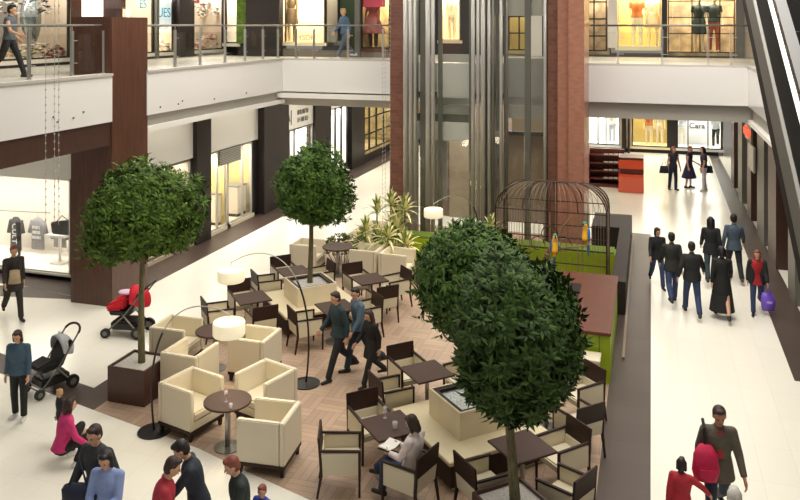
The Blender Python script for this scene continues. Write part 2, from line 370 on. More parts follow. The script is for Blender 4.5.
shop('X', K, y(283)+.05, y(313), .12, 2.6, 1.6, M_wwall, mull=(y(290), y(295)), frame=M_steel_d, power=110)
struct('wall_pier', bx(K-.3, K+.1, y(313), y(329), 0, 4.2), M_dark)
wall('X', K, y(329), y(350), 3.0, 4.2, M_white, name='wall_bulkhead')
shop('X', K, y(329)+.05, y(348), .12, 3.0, 1.6, M_wwall, mull=(y(336), y(342)), frame=M_dark, power=120)
struct('wall_pier', bx(K-.3, K+.1, y(350), y(363), 0, 4.2), M_black)
shop('X', K, y(363), y(392), .5, 4.0, 1.6, M_goldq, mull=(y(370), y(377), y(384)), rails=(1.3, 2.1, 2.9), frame=M_black, fw=.06, power=200)
wall('X', K, y(363), 43, 0, .4, M_black, name='baseboard_left')
# -- ground floor, far back (plane Y=43)
K = 43.0
def x(p): return XY(p, K)
ZS = .3
for a, b, bk, mu in ((588, 620, M_wwall, (598, 606)), (632, 668, M_gold, ()), (677, 722, M_wwall, (688, 708))):
    shop('Y', K, x(a), x(b), ZS, 3.9, 1.6, bk, mull=[x(q) for q in mu], frame=M_dark, power=260, floor_rgb=(238, 226, 190) if bk is M_gold else (225, 225, 225), lightcol=(1, .9, .75) if bk is M_gold else (1, .97, .92))
wall('Y', K-.02, -13.2, 3.3, 0, .18, M_dark, name='baseboard_back')
wall('Y', K, x(620), x(632), 0, 4.2, M_beige, name='wall_back'); wall('Y', K, x(668), x(677), 0, 4.2, M_black, name='wall_back'); wall('Y', K, x(722), 3.5, 0, 4.2, M_black, name='wall_back')
struct('wall_pier', bx(x(622), x(626), K-.3, K, 0, 4.2), M_dark); struct('wall_pier', bx(x(628), x(630), K-.6, K-.3, 0, 2.9), M_dark)
for a, b, bk, mu in ((412, 470, M_beige, (430, 450)), (500, 545, M_tan, (524,)),):
    shop('Y', K, x(a), x(b), ZS, 3.9, 1.6, bk, mull=[x(q) for q in mu], frame=M_dark, power=60)
wall('Y', K, -13.2, x(412), 0, 4.2, W, name='wall_back'); wall('Y', K, x(470), x(500), 0, 4.2, W, name='wall_back'); wall('Y', K, x(545), x(588), 0, 4.2, W, name='wall_back')
# -- right mall side: a row of piers and recessed shopfronts
K = 3.25
yy = [(795, 788), (776, 768), (764, 757), (751, 747), (742, 738), (734, 731)]
for i, (a, b) in enumerate(yy):
    struct('wall_pier', bx(K, K+.55, YX(a, K), YX(b, K), 0, 3.95), M_veneer_d if i % 2 else M_steel_d)
struct('wall_right', bx(4.6, 4.75, 14, 43, 0, 4.2), mat('right_wall_dark', (66, 58, 52), .5))
for i in range(5):
    ya, yb = YX(yy[i][1], K)+.05, YX(yy[i+1][0], K)-.05
    w = bx(K+.3, K+.36, ya, yb, 3.0, 3.95).build('trim_shopfront', M_grey); w['kind'] = 'structure'
    g_ = MB()
    for yq in (ya, (ya+yb)/2, yb): g_.box(K+.3, K+.36, yq-.03, yq+.03, 0, 3.0)
    w = g_.build(wname(), M_steel_d); w['kind'] = 'structure'; bx(K+.32, K+.34, ya, yb, .02, 3.0).build('pane', M_glass_d, w)
sg = thing('shop_sign', 'small glowing red shop sign hanging on the right-hand wall', 'sign', (K-.1, YX(752, K), 3.05))
MBs = bx(-.03, .03, -.9, .9, -.3, .3); MBs.build('sign_board', M_steel_d, sg)
gl = MB(); M_neon = mat('red_neon', (255, 70, 50), .5, emit=(255, 60, 40), es=3)
pts = [(-.06, -.75+.1*i, .12*math.sin(i*1.7)+.02*math.cos(i*3)) for i in range(16)]
gl.tube(pts, .035, 6); gl.build('neon_script', M_neon, sg)
bn = tag(bx(K-.12, K-.06, YX(757, K)-.1, YX(752, K), 1.9, 2.7).build('banner', M_grey), 'grey banner panel below the glowing red sign on the right', 'banner')
# -- upper floor, left (plane X=-16.9)
K = -16.9
def y(p): return YX(p, K)
shop('X', K, 14.5, y(70), 5.62, 8.6, 2.0, mat('display_grey', (132, 124, 114), .6), side=M_beige, mull=(), frame=M_dark, power=230, floor_rgb=(230, 222, 205))
shop('X', K, 21.2, y(154), 5.62, 8.6, 2.0, M_creamwall, frame=M_dark, power=170, floor_rgb=(230, 222, 205))
shop('X', K, y(156), y(174), 5.62, 8.6, 2.0, M_beige, frame=M_dark, power=300, floor_rgb=(230, 222, 205))
struct('wall_pier', bx(K-.2, K+.2, y(175), y(190), 5.42, 9), M_dark)
struct('wall_pier', bx(K-.1, K+.12, y(154), y(156.5), 5.42, 9), M_steel_d)
shop('X', K, y(190)+.05, 29.1, 5.62, 8.6, 2.0, mat('display_grey2', (104, 100, 92), .6), side=M_beige, frame=M_dark, power=190, floor_rgb=(230, 222, 205))
wall('X', K+.03, 10, 27, 5.42, 5.52, M_dark, name='baseboard_left')
# -- upper floor back, left piece (plane Y=27.5)
K = 27.5
def x(p): return XY(p, K)
shop('Y', K, x(225), x(238), 5.9, 8.6, 1.0, M_creamwall, frame=M_dark, power=90)
wall('Y', K, x(225), x(238), 5.42, 5.8, M_veneer_d, name='wall_back')
ig = tag(bx(x(238), x(250), K-.12, K, 5.9, 8.8).build('green_wall', mat('moss_wall', (84, 112, 30), .95, noise=.5, nscale=14, bump=1)), 'tall mossy green wall strip beside the dark corner pier upstairs', 'green wall')
struct('wall_pier', bx(x(249.5), x(283), K-.3, K+.3, 5.42, 9), M_dark); wall('Y', K, x(225), x(250), 5.42, 5.9, M_dark, name='wall_back')
shop('Y', K, x(283), x(324), 5.95, 8.6, 1.1, M_peach, frame=M_peach, fw=.02, power=280, lightcol=(1, .9, .74), floor_rgb=(240, 226, 190))
wall('Y', K, x(283), x(390), 5.42, 5.72, mat('grey_plinth', (120, 110, 98), .5), name='wall_back')
shop('Y', K, x(325), x(356), 5.8, 8.6, 1.6, mat('display_green', (40, 62, 22), .8), side=M_black, frame=M_black, power=30, floor_rgb=(40, 40, 40))
struct('wall_pier', bx(x(356), x(361), K-.15, K+.1, 5.42, 9), M_steel_d)
shop('Y', K, x(361), x(390), 5.75, 8.6, 1.2, M_goldq, frame=M_dark, power=230, lightcol=(1, .88, .7), floor_rgb=(90, 50, 40))
struct('wall_back', bx(-9.1, -8.9, 27.5, 31, 5.42, 9), W)
# -- upper floor back, right piece (plane Y=31)
K = 31.0
def x(p): return XY(p, K)
shop('Y', K, x(586), x(607), 5.62, 8.6, 1.0, M_quilt, frame=M_dark, mull=(x(594),), rails=(6.2, 6.85, 7.5), power=120)
struct('wall_pier', bx(x(608), x(617), K-.05, K+.2, 5.75, 9), M_creamwall)
shop('Y', K, x(618), x(661), 5.78, 8.6, 1.5, M_gold, frame=M_peach, power=300, lightcol=(1, .9, .74), floor_rgb=(244, 232, 190))
struct('wall_pier', bx(x(662), x(667), K-.2, K+.1, 5.42, 9), M_black)
shop('Y', K, x(668), x(735), 5.6, 8.6, 1.4, M_quilt, frame=M_dark, mull=(x(692), x(700), x(720)), rails=(6.3, 6.9, 7.5), fw=.035, power=300, lightcol=(1, .9, .75))
struct('wall_pier', bx(x(736), x(744), K-.1, K+.1, 5.42, 9), M_steel_d); wall('Y', K, x(744), 9, 5.42, 9, M_beige, name='wall_back')
wall('Y', K-.02, x(586), x(735), 5.42, 5.56, mat('brown_plinth', (84, 66, 56), .5), name='baseboard_back')
shop('Y', K, x(440), x(460), 6.0, 8.6, 1.0, M_peach, frame=M_peach, power=230, lightcol=(1, .88, .7)); wall('Y', K, -9, x(440), 5.42, 9, W); wall('Y', K, x(460), x(508), 5.42, 9, W)
wall('Y', K, x(440), x(460), 5.42, 5.9, M_veneer_d)
shop('Y', K, x(508), x(526), 5.62, 8.6, 1.0, mat('display_olive_quilt', (170, 150, 90), .5), frame=M_dark, mull=(x(519),), rails=(6.3, 6.95, 7.5), power=120)
wall('Y', K, x(526), x(531), 5.42, 9, M_steel_d); wall('Y', K, x(531), x(542), 5.42, 9, M_creamwall); wall('Y', K, x(542), x(586), 5.42, 9, W)
# ================================================================= RAILINGS
def railing(label, pts_posts, a, b, cap=5.48):
    a, b = Vector(a), Vector(b); d = (b-a).normalized(); L = (b-a).length; nrm = Vector((-d.y, d.x, 0))
    t = thing('glass_railing', label, 'railing', (a.x, a.y, cap)); 
    m = MB(); m.tube([(0, 0, H_-cap), tuple(Vector((0, 0, H_-cap))+d*L)], .028, 8); m.build('handrail', M_steel_d, t, smooth=True)
    for q in pts_posts:
        p = d*q; m = MB()
        for s_ in (-.022, .022): m.bar(p+d*s_+Vector((0, 0, 0)), p+d*s_+Vector((0, 0, 1.0)), .016, .06, up=tuple(nrm))
        m.tube([p+Vector((0, 0, .98)), p+Vector((0, 0, H_-cap))], .012, 6)
        for z in (.28, .78): m.bar(p-d*.02+Vector((0, 0, z)), p+d*.17+Vector((0, 0, z)), .02)
        m.box(p.x-.05, p.x+.05, p.y-.05, p.y+.05, 0, .015)
        m.build('post', M_steel, t)
    m = MB(); qs = [0]+list(pts_posts)+[L]
    for i in range(len(qs)-1):
        if qs[i+1]-qs[i] < .3: continue
        p0, p1 = d*(qs[i]+.06), d*(qs[i+1]-.06); o = nrm*.0
        m.bar(p0+Vector((0, 0, .5)), p1+Vector((0, 0, .5)), .012, .86)
    m.build('glass_panel', M_glass, t)
    return t
ps = [YX(p, -12.25)-8 for p in (29, 72, 104)]
railing('glass railing with steel posts on the upper walkway, left of the brown column', ps, (-12.25, 8, 0), (-12.25, 15.55, 0))
ps = [YX(p, -12.25)-17.1 for p in (175, 200, 225, 245, 263, 278)]
railing('glass railing running along the upper walkway, right of the brown column', ps, (-12.25, 17.1, 0), (-12.25, 24.85, 0))
ps = [XY(p, 24.85)+12.2 for p in (296, 314, 348, 383)]
railing('glass railing in front of the lit peach window on the back balcony', ps, (-12.2, 24.85, 0), (-7.6, 24.85, 0))
ps = [XY(p, 24.15)+1.7 for p in (618, 662, 708, 731)]
railing('glass railing on the back balcony, right of the red stone columns', ps, (-1.7, 24.15, 0), (2.75, 24.15, 0))
# ================================================================= STONE COLUMNS AND LIFTS
K = 22.5
def x(p): return XY(p, K)
struct('wall_column', bx(x(390), x(403), K, K+.35, 0, 11), M_brick, .01)
struct('wall_column', bx(x(547.5), x(558), K+.05, K+1.5, 0, 11), M_brick, .01)
struct('wall_column', bx(x(558), x(569), K-.12, K+1.5, 0, 11), M_redstone, .01)
struct('wall_column', bx(x(569), x(585), K-.3, K+1.5, 0, 11), M_redstone, .02)
def lift(label, pxs, dark, x0, x1, panels):
    t = thing('glass_lift', label, 'lift', ((x0+x1)/2, K, 0)); ox = (x0+x1)/2
    for p, r in pxs:
        m = MB(); m.tube([(x(p)-ox, 0, 0), (x(p)-ox, 0, 11)], r, 12); m.build('guide_tube', M_tube if r > .04 else M_steel_d, t, smooth=True)
    for a, b in dark: bx(x(a)-ox, x(b)-ox, .12, .2, 0, 11).build('shaft_post', M_steel_d, t)
    m = MB(); m.box(x0-ox, x1-ox, .05, .07, 0, 11); m.build('glass_front', M_glass, t)
    bc = MB(); bc.box(x0-ox, x0-ox+.05, .1, 1.5, 0, 11); bc.box(x1-ox-.05, x1-ox, .1, 1.5, 0, 11); bc.build('shaft_frame', M_steel_d, t)
    for nm, a, b, py0, py1, dep, mt in panels:
        Yp = K+dep; z1 = ZZ(py0, XY(a, Yp), Yp); z0 = max(0.02, ZZ(py1, XY(a, Yp), Yp))
        bx(XY(a, Yp)-ox, XY(b, Yp)-ox, dep, dep+.06, z0, z1).build(nm, mt, t)
    return t
lift('left glass lift shaft with its cab stopped between floors, beside the narrow red stone column',
     [(405.5, .075), (410.5, .06), (415, .045), (428, .08), (433, .06), (473, .06), (478, .05), (483, .07)], [(419, 424), (437, 441), (468, 471)], x(403), x(486),
     [('rear_beam', 438, 470, 54, 62, 1.2, M_mgrey), ('cab_wall', 437, 470, 63, 97, 1.1, M_lgrey), ('cab_rail', 420, 470, 97, 103, .9, M_steel), ('cab_skirt', 420, 470, 104, 113, .95, M_mgrey),
      ('cab_floor', 417, 470, 113, 121, .6, M_steel_d), ('cab_apron', 417, 470, 121, 139, .5, M_lgrey), ('door_mullion', 434, 437, 139, 215, 1.2, M_steel), ('door_panel', 438, 447, 139, 200, 1.25, M_mgrey)])
lift('right glass lift shaft with dark guide rails, against the wide red stone column',
     [(489, .05), (493, .04), (501, .05), (507, .035), (545, .045)], [(495, 498), (503, 505), (524, 530)], x(487), x(547),
     [('head_panel', 488, 547, -60, 16, .3, M_mgrey), ('cab_wall', 508, 546, 58, 98, 1.1, M_mgrey), ('cab_rail', 508, 546, 97, 104, .9, M_steel), ('cab_skirt', 508, 546, 105, 118, .8, M_mgrey),
      ('cab_apron', 512, 546, 118, 131, .7, M_tanp), ('door_beam', 508, 546, 131, 135, 1.2, M_steel_d), ('door_panel', 508, 524, 135, 205, 1.3, M_tanp), ('door_panel', 531, 546, 135, 205, 1.3, M_tanp)])
struct('wall_lobby', bx(-7.4, -2.8, 26.6, 26.75, 0, 4.2), mat('lobby_taupe', (120, 104, 92), .5))
struct('wall_lobby_panel', bx(-6.6, -5.4, 26.5, 26.58, 0, 2.6), mat('lobby_panel', (150, 138, 118), .4))
# hanging bead strands
def strand(label, X, Y, z0, z1, n=3):
    t = thing('bead_strand', label, 'hanging strand', (X, Y, z0)); c = MB(); b = MB()
    for k in range(n):
        a = 2*PI*k/n; ox_, oy_ = .12*math.cos(a), .12*math.sin(a); c.tube([(ox_, oy_, 0), (ox_, oy_, z1-z0)], .004, 5)
        z = .1
        while z < z1-z0: b.ell((ox_, oy_, z), .014, .014, .022, 6, 4); z += .13
    c.build('wires', M_steel, t); b.build('beads', mat('crystal', (230, 226, 216), .1, alpha=.6), t); 
    m = MB(); m.lathe([(.2, 0), (.2, .05)], (0, 0, z1-z0), 12); m.build('canopy', M_steel_d, t)
for xa in (-5.9, -3.75): area('lift_fill', (xa, 23.1, 9.5), 1.2, 160, (1, .97, .92)); area('lobby_fill', (xa, 25.5, 3.9), 1.5, 60, (1, .95, .88))  # unseen fill lamps added to brighten the lift shafts and lobby
strand('long hanging strands of clear beads just left of the narrow red stone column', *D(386, 22.3)[:2], 1.0, 10.9)
strand('faint hanging bead strands in front of the white fascia at far left', *D(53, 13.5)[:2], 3.2, 10.9)
# ================================================================= ESCALATOR (rises away at 30 degrees)
def escal():
    X0 = 1.35
    t = thing('escalator', 'dark escalator climbing away at the right edge of the picture', 'escalator', (X0, 9.0, 0))
    def zb(px0, Y):   # height, at depth Y, of the slope line that meets the picture top at px0
        q = (px0-VX)/(YH+0) ; return None
    def line(px0):  # returns z at Y=9 and slope
        Ya = YX(px0, X0); za = ZZ(0, X0, Ya); px1 = px0+(px0-650)/453*150
        Yb = YX(px1, X0); zb_ = ZZ(150, X0, Yb); s_ = (za-zb_)/(Ya-Yb); return za+s_*(9-Ya), s_
    def band(a, b, xo0, xo1, name, m, y0=7.2, y1=20):
        za, sa = line(a); zb_, sb = line(b); q = MB()
        c = []
        for yv in (y0, y1):
            lo = za+sa*(yv-9); hi = zb_+sb*(yv-9)
            c.append((lo, hi, yv-9))
        (l0, h0, Y0), (l1, h1, Y1) = c
        q.hexa([(xo0, Y0, l0), (xo1, Y0, l0), (xo1, Y1, l1), (xo0, Y1, l1), (xo0, Y0, h0), (xo1, Y0, h0), (xo1, Y1, h1), (xo0, Y1, h1)])
        return q.build(name, m, t)
    band(742, 747, 0, 1.5, 'truss_soffit', mat('truss_dark', (40, 34, 30), .8, spec=.1)); band(747, 755, -.02, 1.5, 'side_cladding', mat('cladding_grey', (96, 92, 85), .7, spec=.2)); band(755, 755.6, -.03, .1, 'edge_trim', mat('trim_dull', (150, 148, 142), .6))
    band(756, 770.5, 0, .02, 'glass_balustrade', mat('dark_glass', (22, 22, 22), .7, spec=.1)); band(770.5, 774.2, -.03, .06, 'balustrade_light', mat('handrail_light', (255, 252, 240), .4, emit=(255, 250, 235), es=1.1))
    band(776, 779, -.04, .07, 'handrail', M_black)
    band(756, 770, 1.4, 1.42, 'glass_balustrade', MATS['dark_glass']); band(770, 774, 1.38, 1.46, 'handrail', M_mgrey)
    za, sa = line(757); q = MB()
    for i in range(44):
        yv = -1.6+i*.29; z = za+sa*yv; q.box(.05, 1.38, yv, yv+.29, z-.25, z+.05)
    q.build('steps', M_black, t)
    # flat lower landing on the upper floor
    m = MB(); m.box(-.02, 1.5, -3.2, -1.75, 5.42-1.0, 5.46); m.build('landing', M_steel_d, t)
escal()
struct('floor_upper', bx(1.2, 12, 2.5, 6.0, 4.5, 5.42), M_slab)
# ================================================================= DINING FURNITURE
FZ = .004
def make_dining(label, group, loc, deg):
    # local: faces +Y
    t = thing('dining_chair', label, 'chair', loc, math.radians(deg-90), group); h = .27
    for sx in (-1, 1):
        m = MB(); m.bar((sx*(h-.015), .26, 0), (sx*(h-.015), .26, .64), .028, .03, w2=.034, h2=.036); m.build('leg', M_wood, t, .003)
        m = MB(); m.bar((sx*(h-.015), -.33, 0), (sx*(h-.015), -.27, .34), .026, .028, w2=.036, h2=.042); m.bar((sx*(h-.015), -.27, .33), (sx*(h-.015), -.31, .84), .036, .042, w2=.03, h2=.026); m.build('leg', M_wood, t, .003)
        m = MB(); m.bar((sx*(h-.012), .28, .645), (sx*(h-.012), -.29, .665), .045, .028); m.build('armrest', M_wood, t, .005)
        m = MB(); m.box(sx*(h-.012)-.014, sx*(h-.012)+.014, -.26, .245, .33, .635); m.build('side_panel', M_uph, t, .006)
    m = MB(); m.box(-h+.03, h-.03, -.26, .27, .335, .45); m.build('seat', M_uph, t, .02)
    m = MB(); m.bar((0, -.285, .56), (0, -.315, .85), .545, .03, up=(0, 1, 0)); m.build('backrest', M_wood, t, .006)
    m = MB(); m.bar((0, -.255, .34), (0, -.280, .57), .50, .045, up=(0, 1, 0)); m.build('back_cushion', M_uph, t, .01)
    return t
chair0 = [None]
def chair(x, y, deg, label, group):
    if chair0[0] is None: chair0[0] = make_dining(label, group, (x, y, FZ), deg); return chair0[0]
    return dup(chair0[0], (x, y, FZ), math.radians(deg-90), label, group)
table0 = [None]
def table(x, y, label, group):
    if table0[0] is None:
        t = thing('square_table', label, 'table', (x, y, FZ), PI/4, group)
        m = MB(); m.box(-.35, .35, -.35, .35, .705, .735); m.build('tabletop', M_top, t, .006)
        m = MB(); m.tube([(0, 0, .02), (0, 0, .70)], .035, 14); m.build('pedestal', M_steel, t, smooth=True)
        m = MB(); m.lathe([(.22, 0), (.22, .012), (.05, .03)], n=24); m.build('base_plate', M_steel_d, t)
        m = MB(); m.box(-.2, .2, -.03, .03, .685, .705); m.box(-.03, .03, -.2, .2, .68, .70); m.build('top_bracket', M_black, t)
        table0[0] = t; return t
    return dup(table0[0], (x, y, FZ), PI/4, label, group)
GB, GF = 'dining chairs around the back planter bench', 'dining chairs around the front planter bench'
q = math.sqrt(.5)
def around(tx, ty, dirs, dist=.66):
    pass
DIRS = {'NE': 45, 'NW': 135, 'SW': 225, 'SE': 315}
def seat_at(tx, ty, side, label, group, dist=.66, off=0, turn=0):
    a = math.radians(DIRS[side]); b = a+PI/2
    return chair(tx+dist*math.cos(a)+off*math.cos(b), ty+dist*math.sin(a)+off*math.sin(b), DIRS[side]+180+turn, label, group)
T = {}
def tb(k, x, y, label, grp): T[k] = (x, y); table(x, y, label, grp)
tb('T4', -8.19, 15.28, 'square dark table left of the back planter bench, nearest the glowing lamp shades', 'square tables around the back planter bench')
tb('T5', -8.12, 17.24, 'square dark table behind the back planter, in front of the single cream armchair', 'square tables around the back planter bench')
tb('T6', -6.20, 17.23, 'square dark table right of the back planter, in front of the pair of cream armchairs', 'square tables around the back planter bench')
tb('T7', -6.25, 15.32, 'square dark table partly hidden behind the three people walking through the terrace', 'square tables around the back planter bench')
seat_at(*T['T4'], 'NW', 'dining armchair backing onto the white walkway, far side of the table nearest the glowing shades', GB)
seat_at(*T['T4'], 'SE', 'dining armchair seen from behind, between the left bench table and the glowing drum lamp', GB)
seat_at(*T['T4'], 'SW', 'leftmost dining armchair of the back group, above the far round lounge table', GB, .72)
seat_at(*T['T5'], 'SW', 'dining armchair seen side on, between the two left tables of the back group', GB)
seat_at(*T['T5'], 'NW', 'dining armchair directly left of the single cream armchair, behind the back planter', GB)
seat_at(*T['T5'], 'NE', 'dark dining armchair right behind the thin trunk of the back planter tree', GB)
seat_at(*T['T6'], 'NW', 'dining armchair facing right, in front of the left one of the paired cream armchairs', GB)
seat_at(*T['T6'], 'NE', 'dining armchair in front of the right paired cream armchair, beside the big tree crown', GB)
seat_at(*T['T6'], 'SE', 'dining armchair showing its back panel, nearest side of the right table of the back group', GB)
seat_at(*T['T7'], 'SW', 'dining armchair showing its side, behind the thin black lamp pole', GB)
seat_at(*T['T7'], 'NE', 'dining armchair just right of the heads of the three walking people', GB)
GT = 'square tables around the front planter bench'
tb('T1', -3.64, 11.01, 'square dark table with two glasses in front of the woman who is reading', GT)
tb('T3', -3.61, 12.92, 'square dark table left of the big tree crown, behind the front planter', GT)
tb('T2', -1.70, 11.02, 'square dark table behind the trunk of the nearest tree', GT)
tb('T8', -1.62, 13.05, 'square dark table mostly hidden behind the nearest tree crown', GT)
seat_at(*T['T1'], 'NW', 'dining armchair with broad dark back, at the far side of the table with two glasses', GF)
chair(-4.20, 10.50, 20, 'leftmost dining armchair of the front group, its side turned to the viewer', GF)
READ = seat_at(*T['T1'], 'SE', 'dining armchair the reading woman sits in', GF, .78, -.1, 28)
seat_at(*T['T3'], 'SW', 'dining armchair squeezed between the two front left tables, facing the back', GF)
seat_at(*T['T3'], 'NW', 'dining armchair standing free on the paving, right of the walking people', GF, .68)
seat_at(*T['T3'], 'NE', 'cream dining armchair half hidden at the left edge of the big tree crown', GF, .75)
seat_at(*T['T2'], 'SW', 'dining armchair in front of the bench corner, left of the nearest tree trunk', GF, .70, .1)
seat_at(*T['T2'], 'SE', 'dining armchair at the bottom edge of the picture, right of the nearest tree trunk', GF, .80, .1, 18)
seat_at(*T['T2'], 'NE', 'dining armchair with open cream seat, right side of the table behind the nearest trunk', GF, .70)
seat_at(*T['T8'], 'SE', 'dining armchair showing its broad dark back, just above the one with the open cream seat', GF, .78)
seat_at(*T['T8'], 'NE', 'rearmost dining armchair at the right, beside the lime green bar front', GF, .72)
# ---- tree benches: stone bench platform with dark front and planter box in the middle
def bench(cx, cy, hw, ph, label, plabel, soil=M_gravel, cz=.86):
    t = thing('planter_bench', label, 'bench', (cx, cy, FZ), PI/4)
    m = MB(); m.box(-hw, hw, -hw, hw, .39, .45); m.build('bench_top', floor_tiles('bench_stone_'+plabel[:5].strip(), (222, 208, 172), .45, .45, rough=.4, seam=.006, seamdark=.8, var=.02), t, .01)
    m = MB(); m.box(-hw+.04, hw-.04, -hw+.04, hw-.04, .06, .39); m.build('bench_side', M_wood, t)
    m = MB(); m.box(-hw+.09, hw-.09, -hw+.09, hw-.09, 0, .06); m.build('plinth', M_stone, t)
    p = thing('planter', plabel, 'planter', (cx, cy, FZ+.45), PI/4)
    h = cz-.45; a = ph; w = .035; m = MB()
    m.box(-a, a, -a, -a+w, 0, h); m.box(-a, a, a-w, a, 0, h); m.box(-a, -a+w, -a+w, a-w, 0, h); m.box(a-w, a, -a+w, a-w, 0, h); m.box(-a+w, a-w, -a+w, a-w, 0, .05); m.build('planter_box', M_stone, p)
    m = MB(); b = a-w; w2 = .07; z0, z1 = h-.05, h-.015
    m.box(-b, b, -b, -b+w2, z0, z1); m.box(-b, b, b-w2, b, z0, z1); m.box(-b, -b+w2, -b+w2, b-w2, z0, z1); m.box(b-w2, b, -b+w2, b-w2, z0, z1); m.build('inner_rim', M_wood, p)
    m = MB(); m.box(-b, b, -b, b, .05, h-.07); o = m.build('gravel', soil, p); 
    return h
bench(-7.30, 16.36, .88, .46, 'square cream stone bench around the back planter, with dark sides', 'cream stone planter box in the middle of the back bench')
bench(-2.68, 12.05, .90, .46, 'square cream stone bench around the front planter, below the big tree crowns', 'front cream stone planter box in the middle of the front bench', mat('white_pebbles', (214, 220, 216), .6, noise=.4, nscale=40, bump=1))
def wood_planter(cx, cy, rz, label, hw=.38, hh=.62):
    p = thing('planter', label, 'planter', (cx, cy, FZ), rz); a, w = hw, .04; m = MB()
    m.box(-a, a, -a, -a+w, 0, hh); m.box(-a, a, a-w, a, 0, hh); m.box(-a, -a+w, -a+w, a-w, 0, hh); m.box(a-w, a, -a+w, a-w, 0, hh); m.build('planter_box', M_planter_br, p, .004)
    m = MB(); m.box(-a+w, a-w, -a+w, a-w, .0, hh-.04); m.build('gravel', M_gravel, p)
wood_planter(-8.70, 12.05, 0, 'dark brown wooden planter box with pale gravel at the left terrace corner')
wood_planter(-1.64, 9.93, PI/4, 'reddish brown planter box under the nearest tree, at the bottom edge')
# ================================================================= LOUNGE ARMCHAIRS
def make_arm(label, loc, deg, group):   # open side faces +Y local
    t = thing('lounge_armchair', label, 'armchair', loc, math.radians(deg-90), group); a, w, z0, z1 = .375, .085, .175, .80
    m = MB(); vs = []
    m.box(-a, a, -a, -a+w, z0, z1); m.build('backrest', M_cream, t, .014)
    for s_ in (-1, 1):
        m = MB(); m.box(s_*a-(w if s_ > 0 else 0), s_*a+(w if s_ < 0 else 0), -a+w-.012, a, z0, z1); m.build('armrest', M_cream, t, .014)
    m = MB(); m.box(-a+w, a-w, -a+w, a-.01, .30, .44); m.build('seat_cushion', M_cream, t, .03)
    m = MB(); m.box(-a+w, a-w, -a+w, a-.02, z0, .30); m.build('seat_base', M_cream, t)
    m = MB(); m.box(-a+.004, a-.004, -a+.004, a-.004, .125, z0); m.build('base_frame', M_wood, t)
    for sx in (-1, 1):
        for sy in (-1, 1):
            m = MB(); m.bar((sx*(a-.05), sy*(a-.05), 0), (sx*(a-.055), sy*(a-.055), .12), .04, .04, w2=.065, h2=.065); m.build('leg', M_wood, t)
    return t
arm0 = [None]
def arm(x, y, deg, label, group):
    if arm0[0] is None: arm0[0] = make_arm(label, (x, y, FZ), deg, group); return
    dup(arm0[0], (x, y, FZ), math.radians(deg-90), label, group)
GL = 'cream cube armchairs in the front lounge'; GK = 'cream cube armchairs at the back of the terrace'
arm(-5.47, 10.77, 185, 'cream cube armchair nearest the bottom edge, open side towards the near round table', GL)
arm(-7.17, 11.32, -14, 'cream cube armchair left of the near round table, open to the right', GL)
arm(-6.15, 11.98, 253, 'cream cube armchair behind the near round table, facing the viewer', GL)
arm(-7.90, 12.43, 88, 'cream cube armchair in the middle of the left side, open to the far round table', GL)
arm(-7.10, 13.38, 180, 'cream cube armchair right of the far round table, under the nearer glowing lamp shade', GL)
arm(-8.82, 13.40, 2, 'cream cube armchair furthest left, half hidden behind the tree trunk', GL)
arm(-8.76, 19.46, 2, 'single cream cube armchair behind the back planter tree', GK)
arm(-7.05, 19.45, 180, 'left one of the paired cream cube armchairs under the striped plants', GK)
arm(-6.20, 19.35, -4, 'right one of the paired cream cube armchairs under the striped plants', GK)
def round_table(x, y, label, r=.37, h=.74):
    t = thing('round_table', label, 'table', (x, y, FZ), 0, 'round lounge tables')
    m = MB(); m.lathe([(r-.01, h-.035), (r, h-.03), (r, h-.006), (r-.01, h)], n=40); m.build('tabletop', M_top, t)
    m = MB(); m.tube([(0, 0, .02), (0, 0, h-.035)], .045, 16); m.build('pedestal', M_steel, t, smooth=True)
    m = MB(); m.lathe([(.21, 0), (.21, .012), (.06, .035)], n=28); m.build('base_plate', M_steel_d, t)
round_table(-6.30, 10.97, 'near round brown table with a small glass, between three cream armchairs')
round_table(-7.98, 13.42, 'far round brown table of the lounge, half under the nearer glowing shade')
round_table(-7.88, 19.42, 'small round brown table between the cream armchairs at the back', .40, .76)
# glasses
def glass(x, y, z, label, r=.03, h=.10, red=False, stem=False):
    t = thing('drinking_glass', label, 'glass', (x, y, z)); m = MB()
    if stem: m.lathe([(.03, 0), (.03, .004), (.005, .01), (.005, .08), (.03, .12), (.028, .17)], n=14)
    else: m.lathe([(r*.8, 0), (r, h)], n=14)
    m.build('glass_bowl', M_drink, t, smooth=True)
    if red: m = MB(); m.lathe([(.01, .09), (.026, .115), (.026, .125)], n=12); m.build('drink', mat('red_drink', (170, 30, 25), .2), t)
zt = FZ+.736
gx, gy = G(226, 402, .74); glass(gx, gy, FZ+.741, 'stemmed glass with a red drink on the near round table', stem=True, red=True)
gx, gy = G(227, 407, .74); glass(gx+.08, gy-.03, FZ+.741, 'small clear glass beside the red drink', h=.07)
gx, gy = G(385, 418, .74); glass(gx, gy, zt, 'tall glass with a straw on the table of the reading woman', stem=True)
gx, gy = G(395, 428, .74); glass(gx, gy, zt, 'short tumbler on the table of the reading woman', r=.04, h=.09)
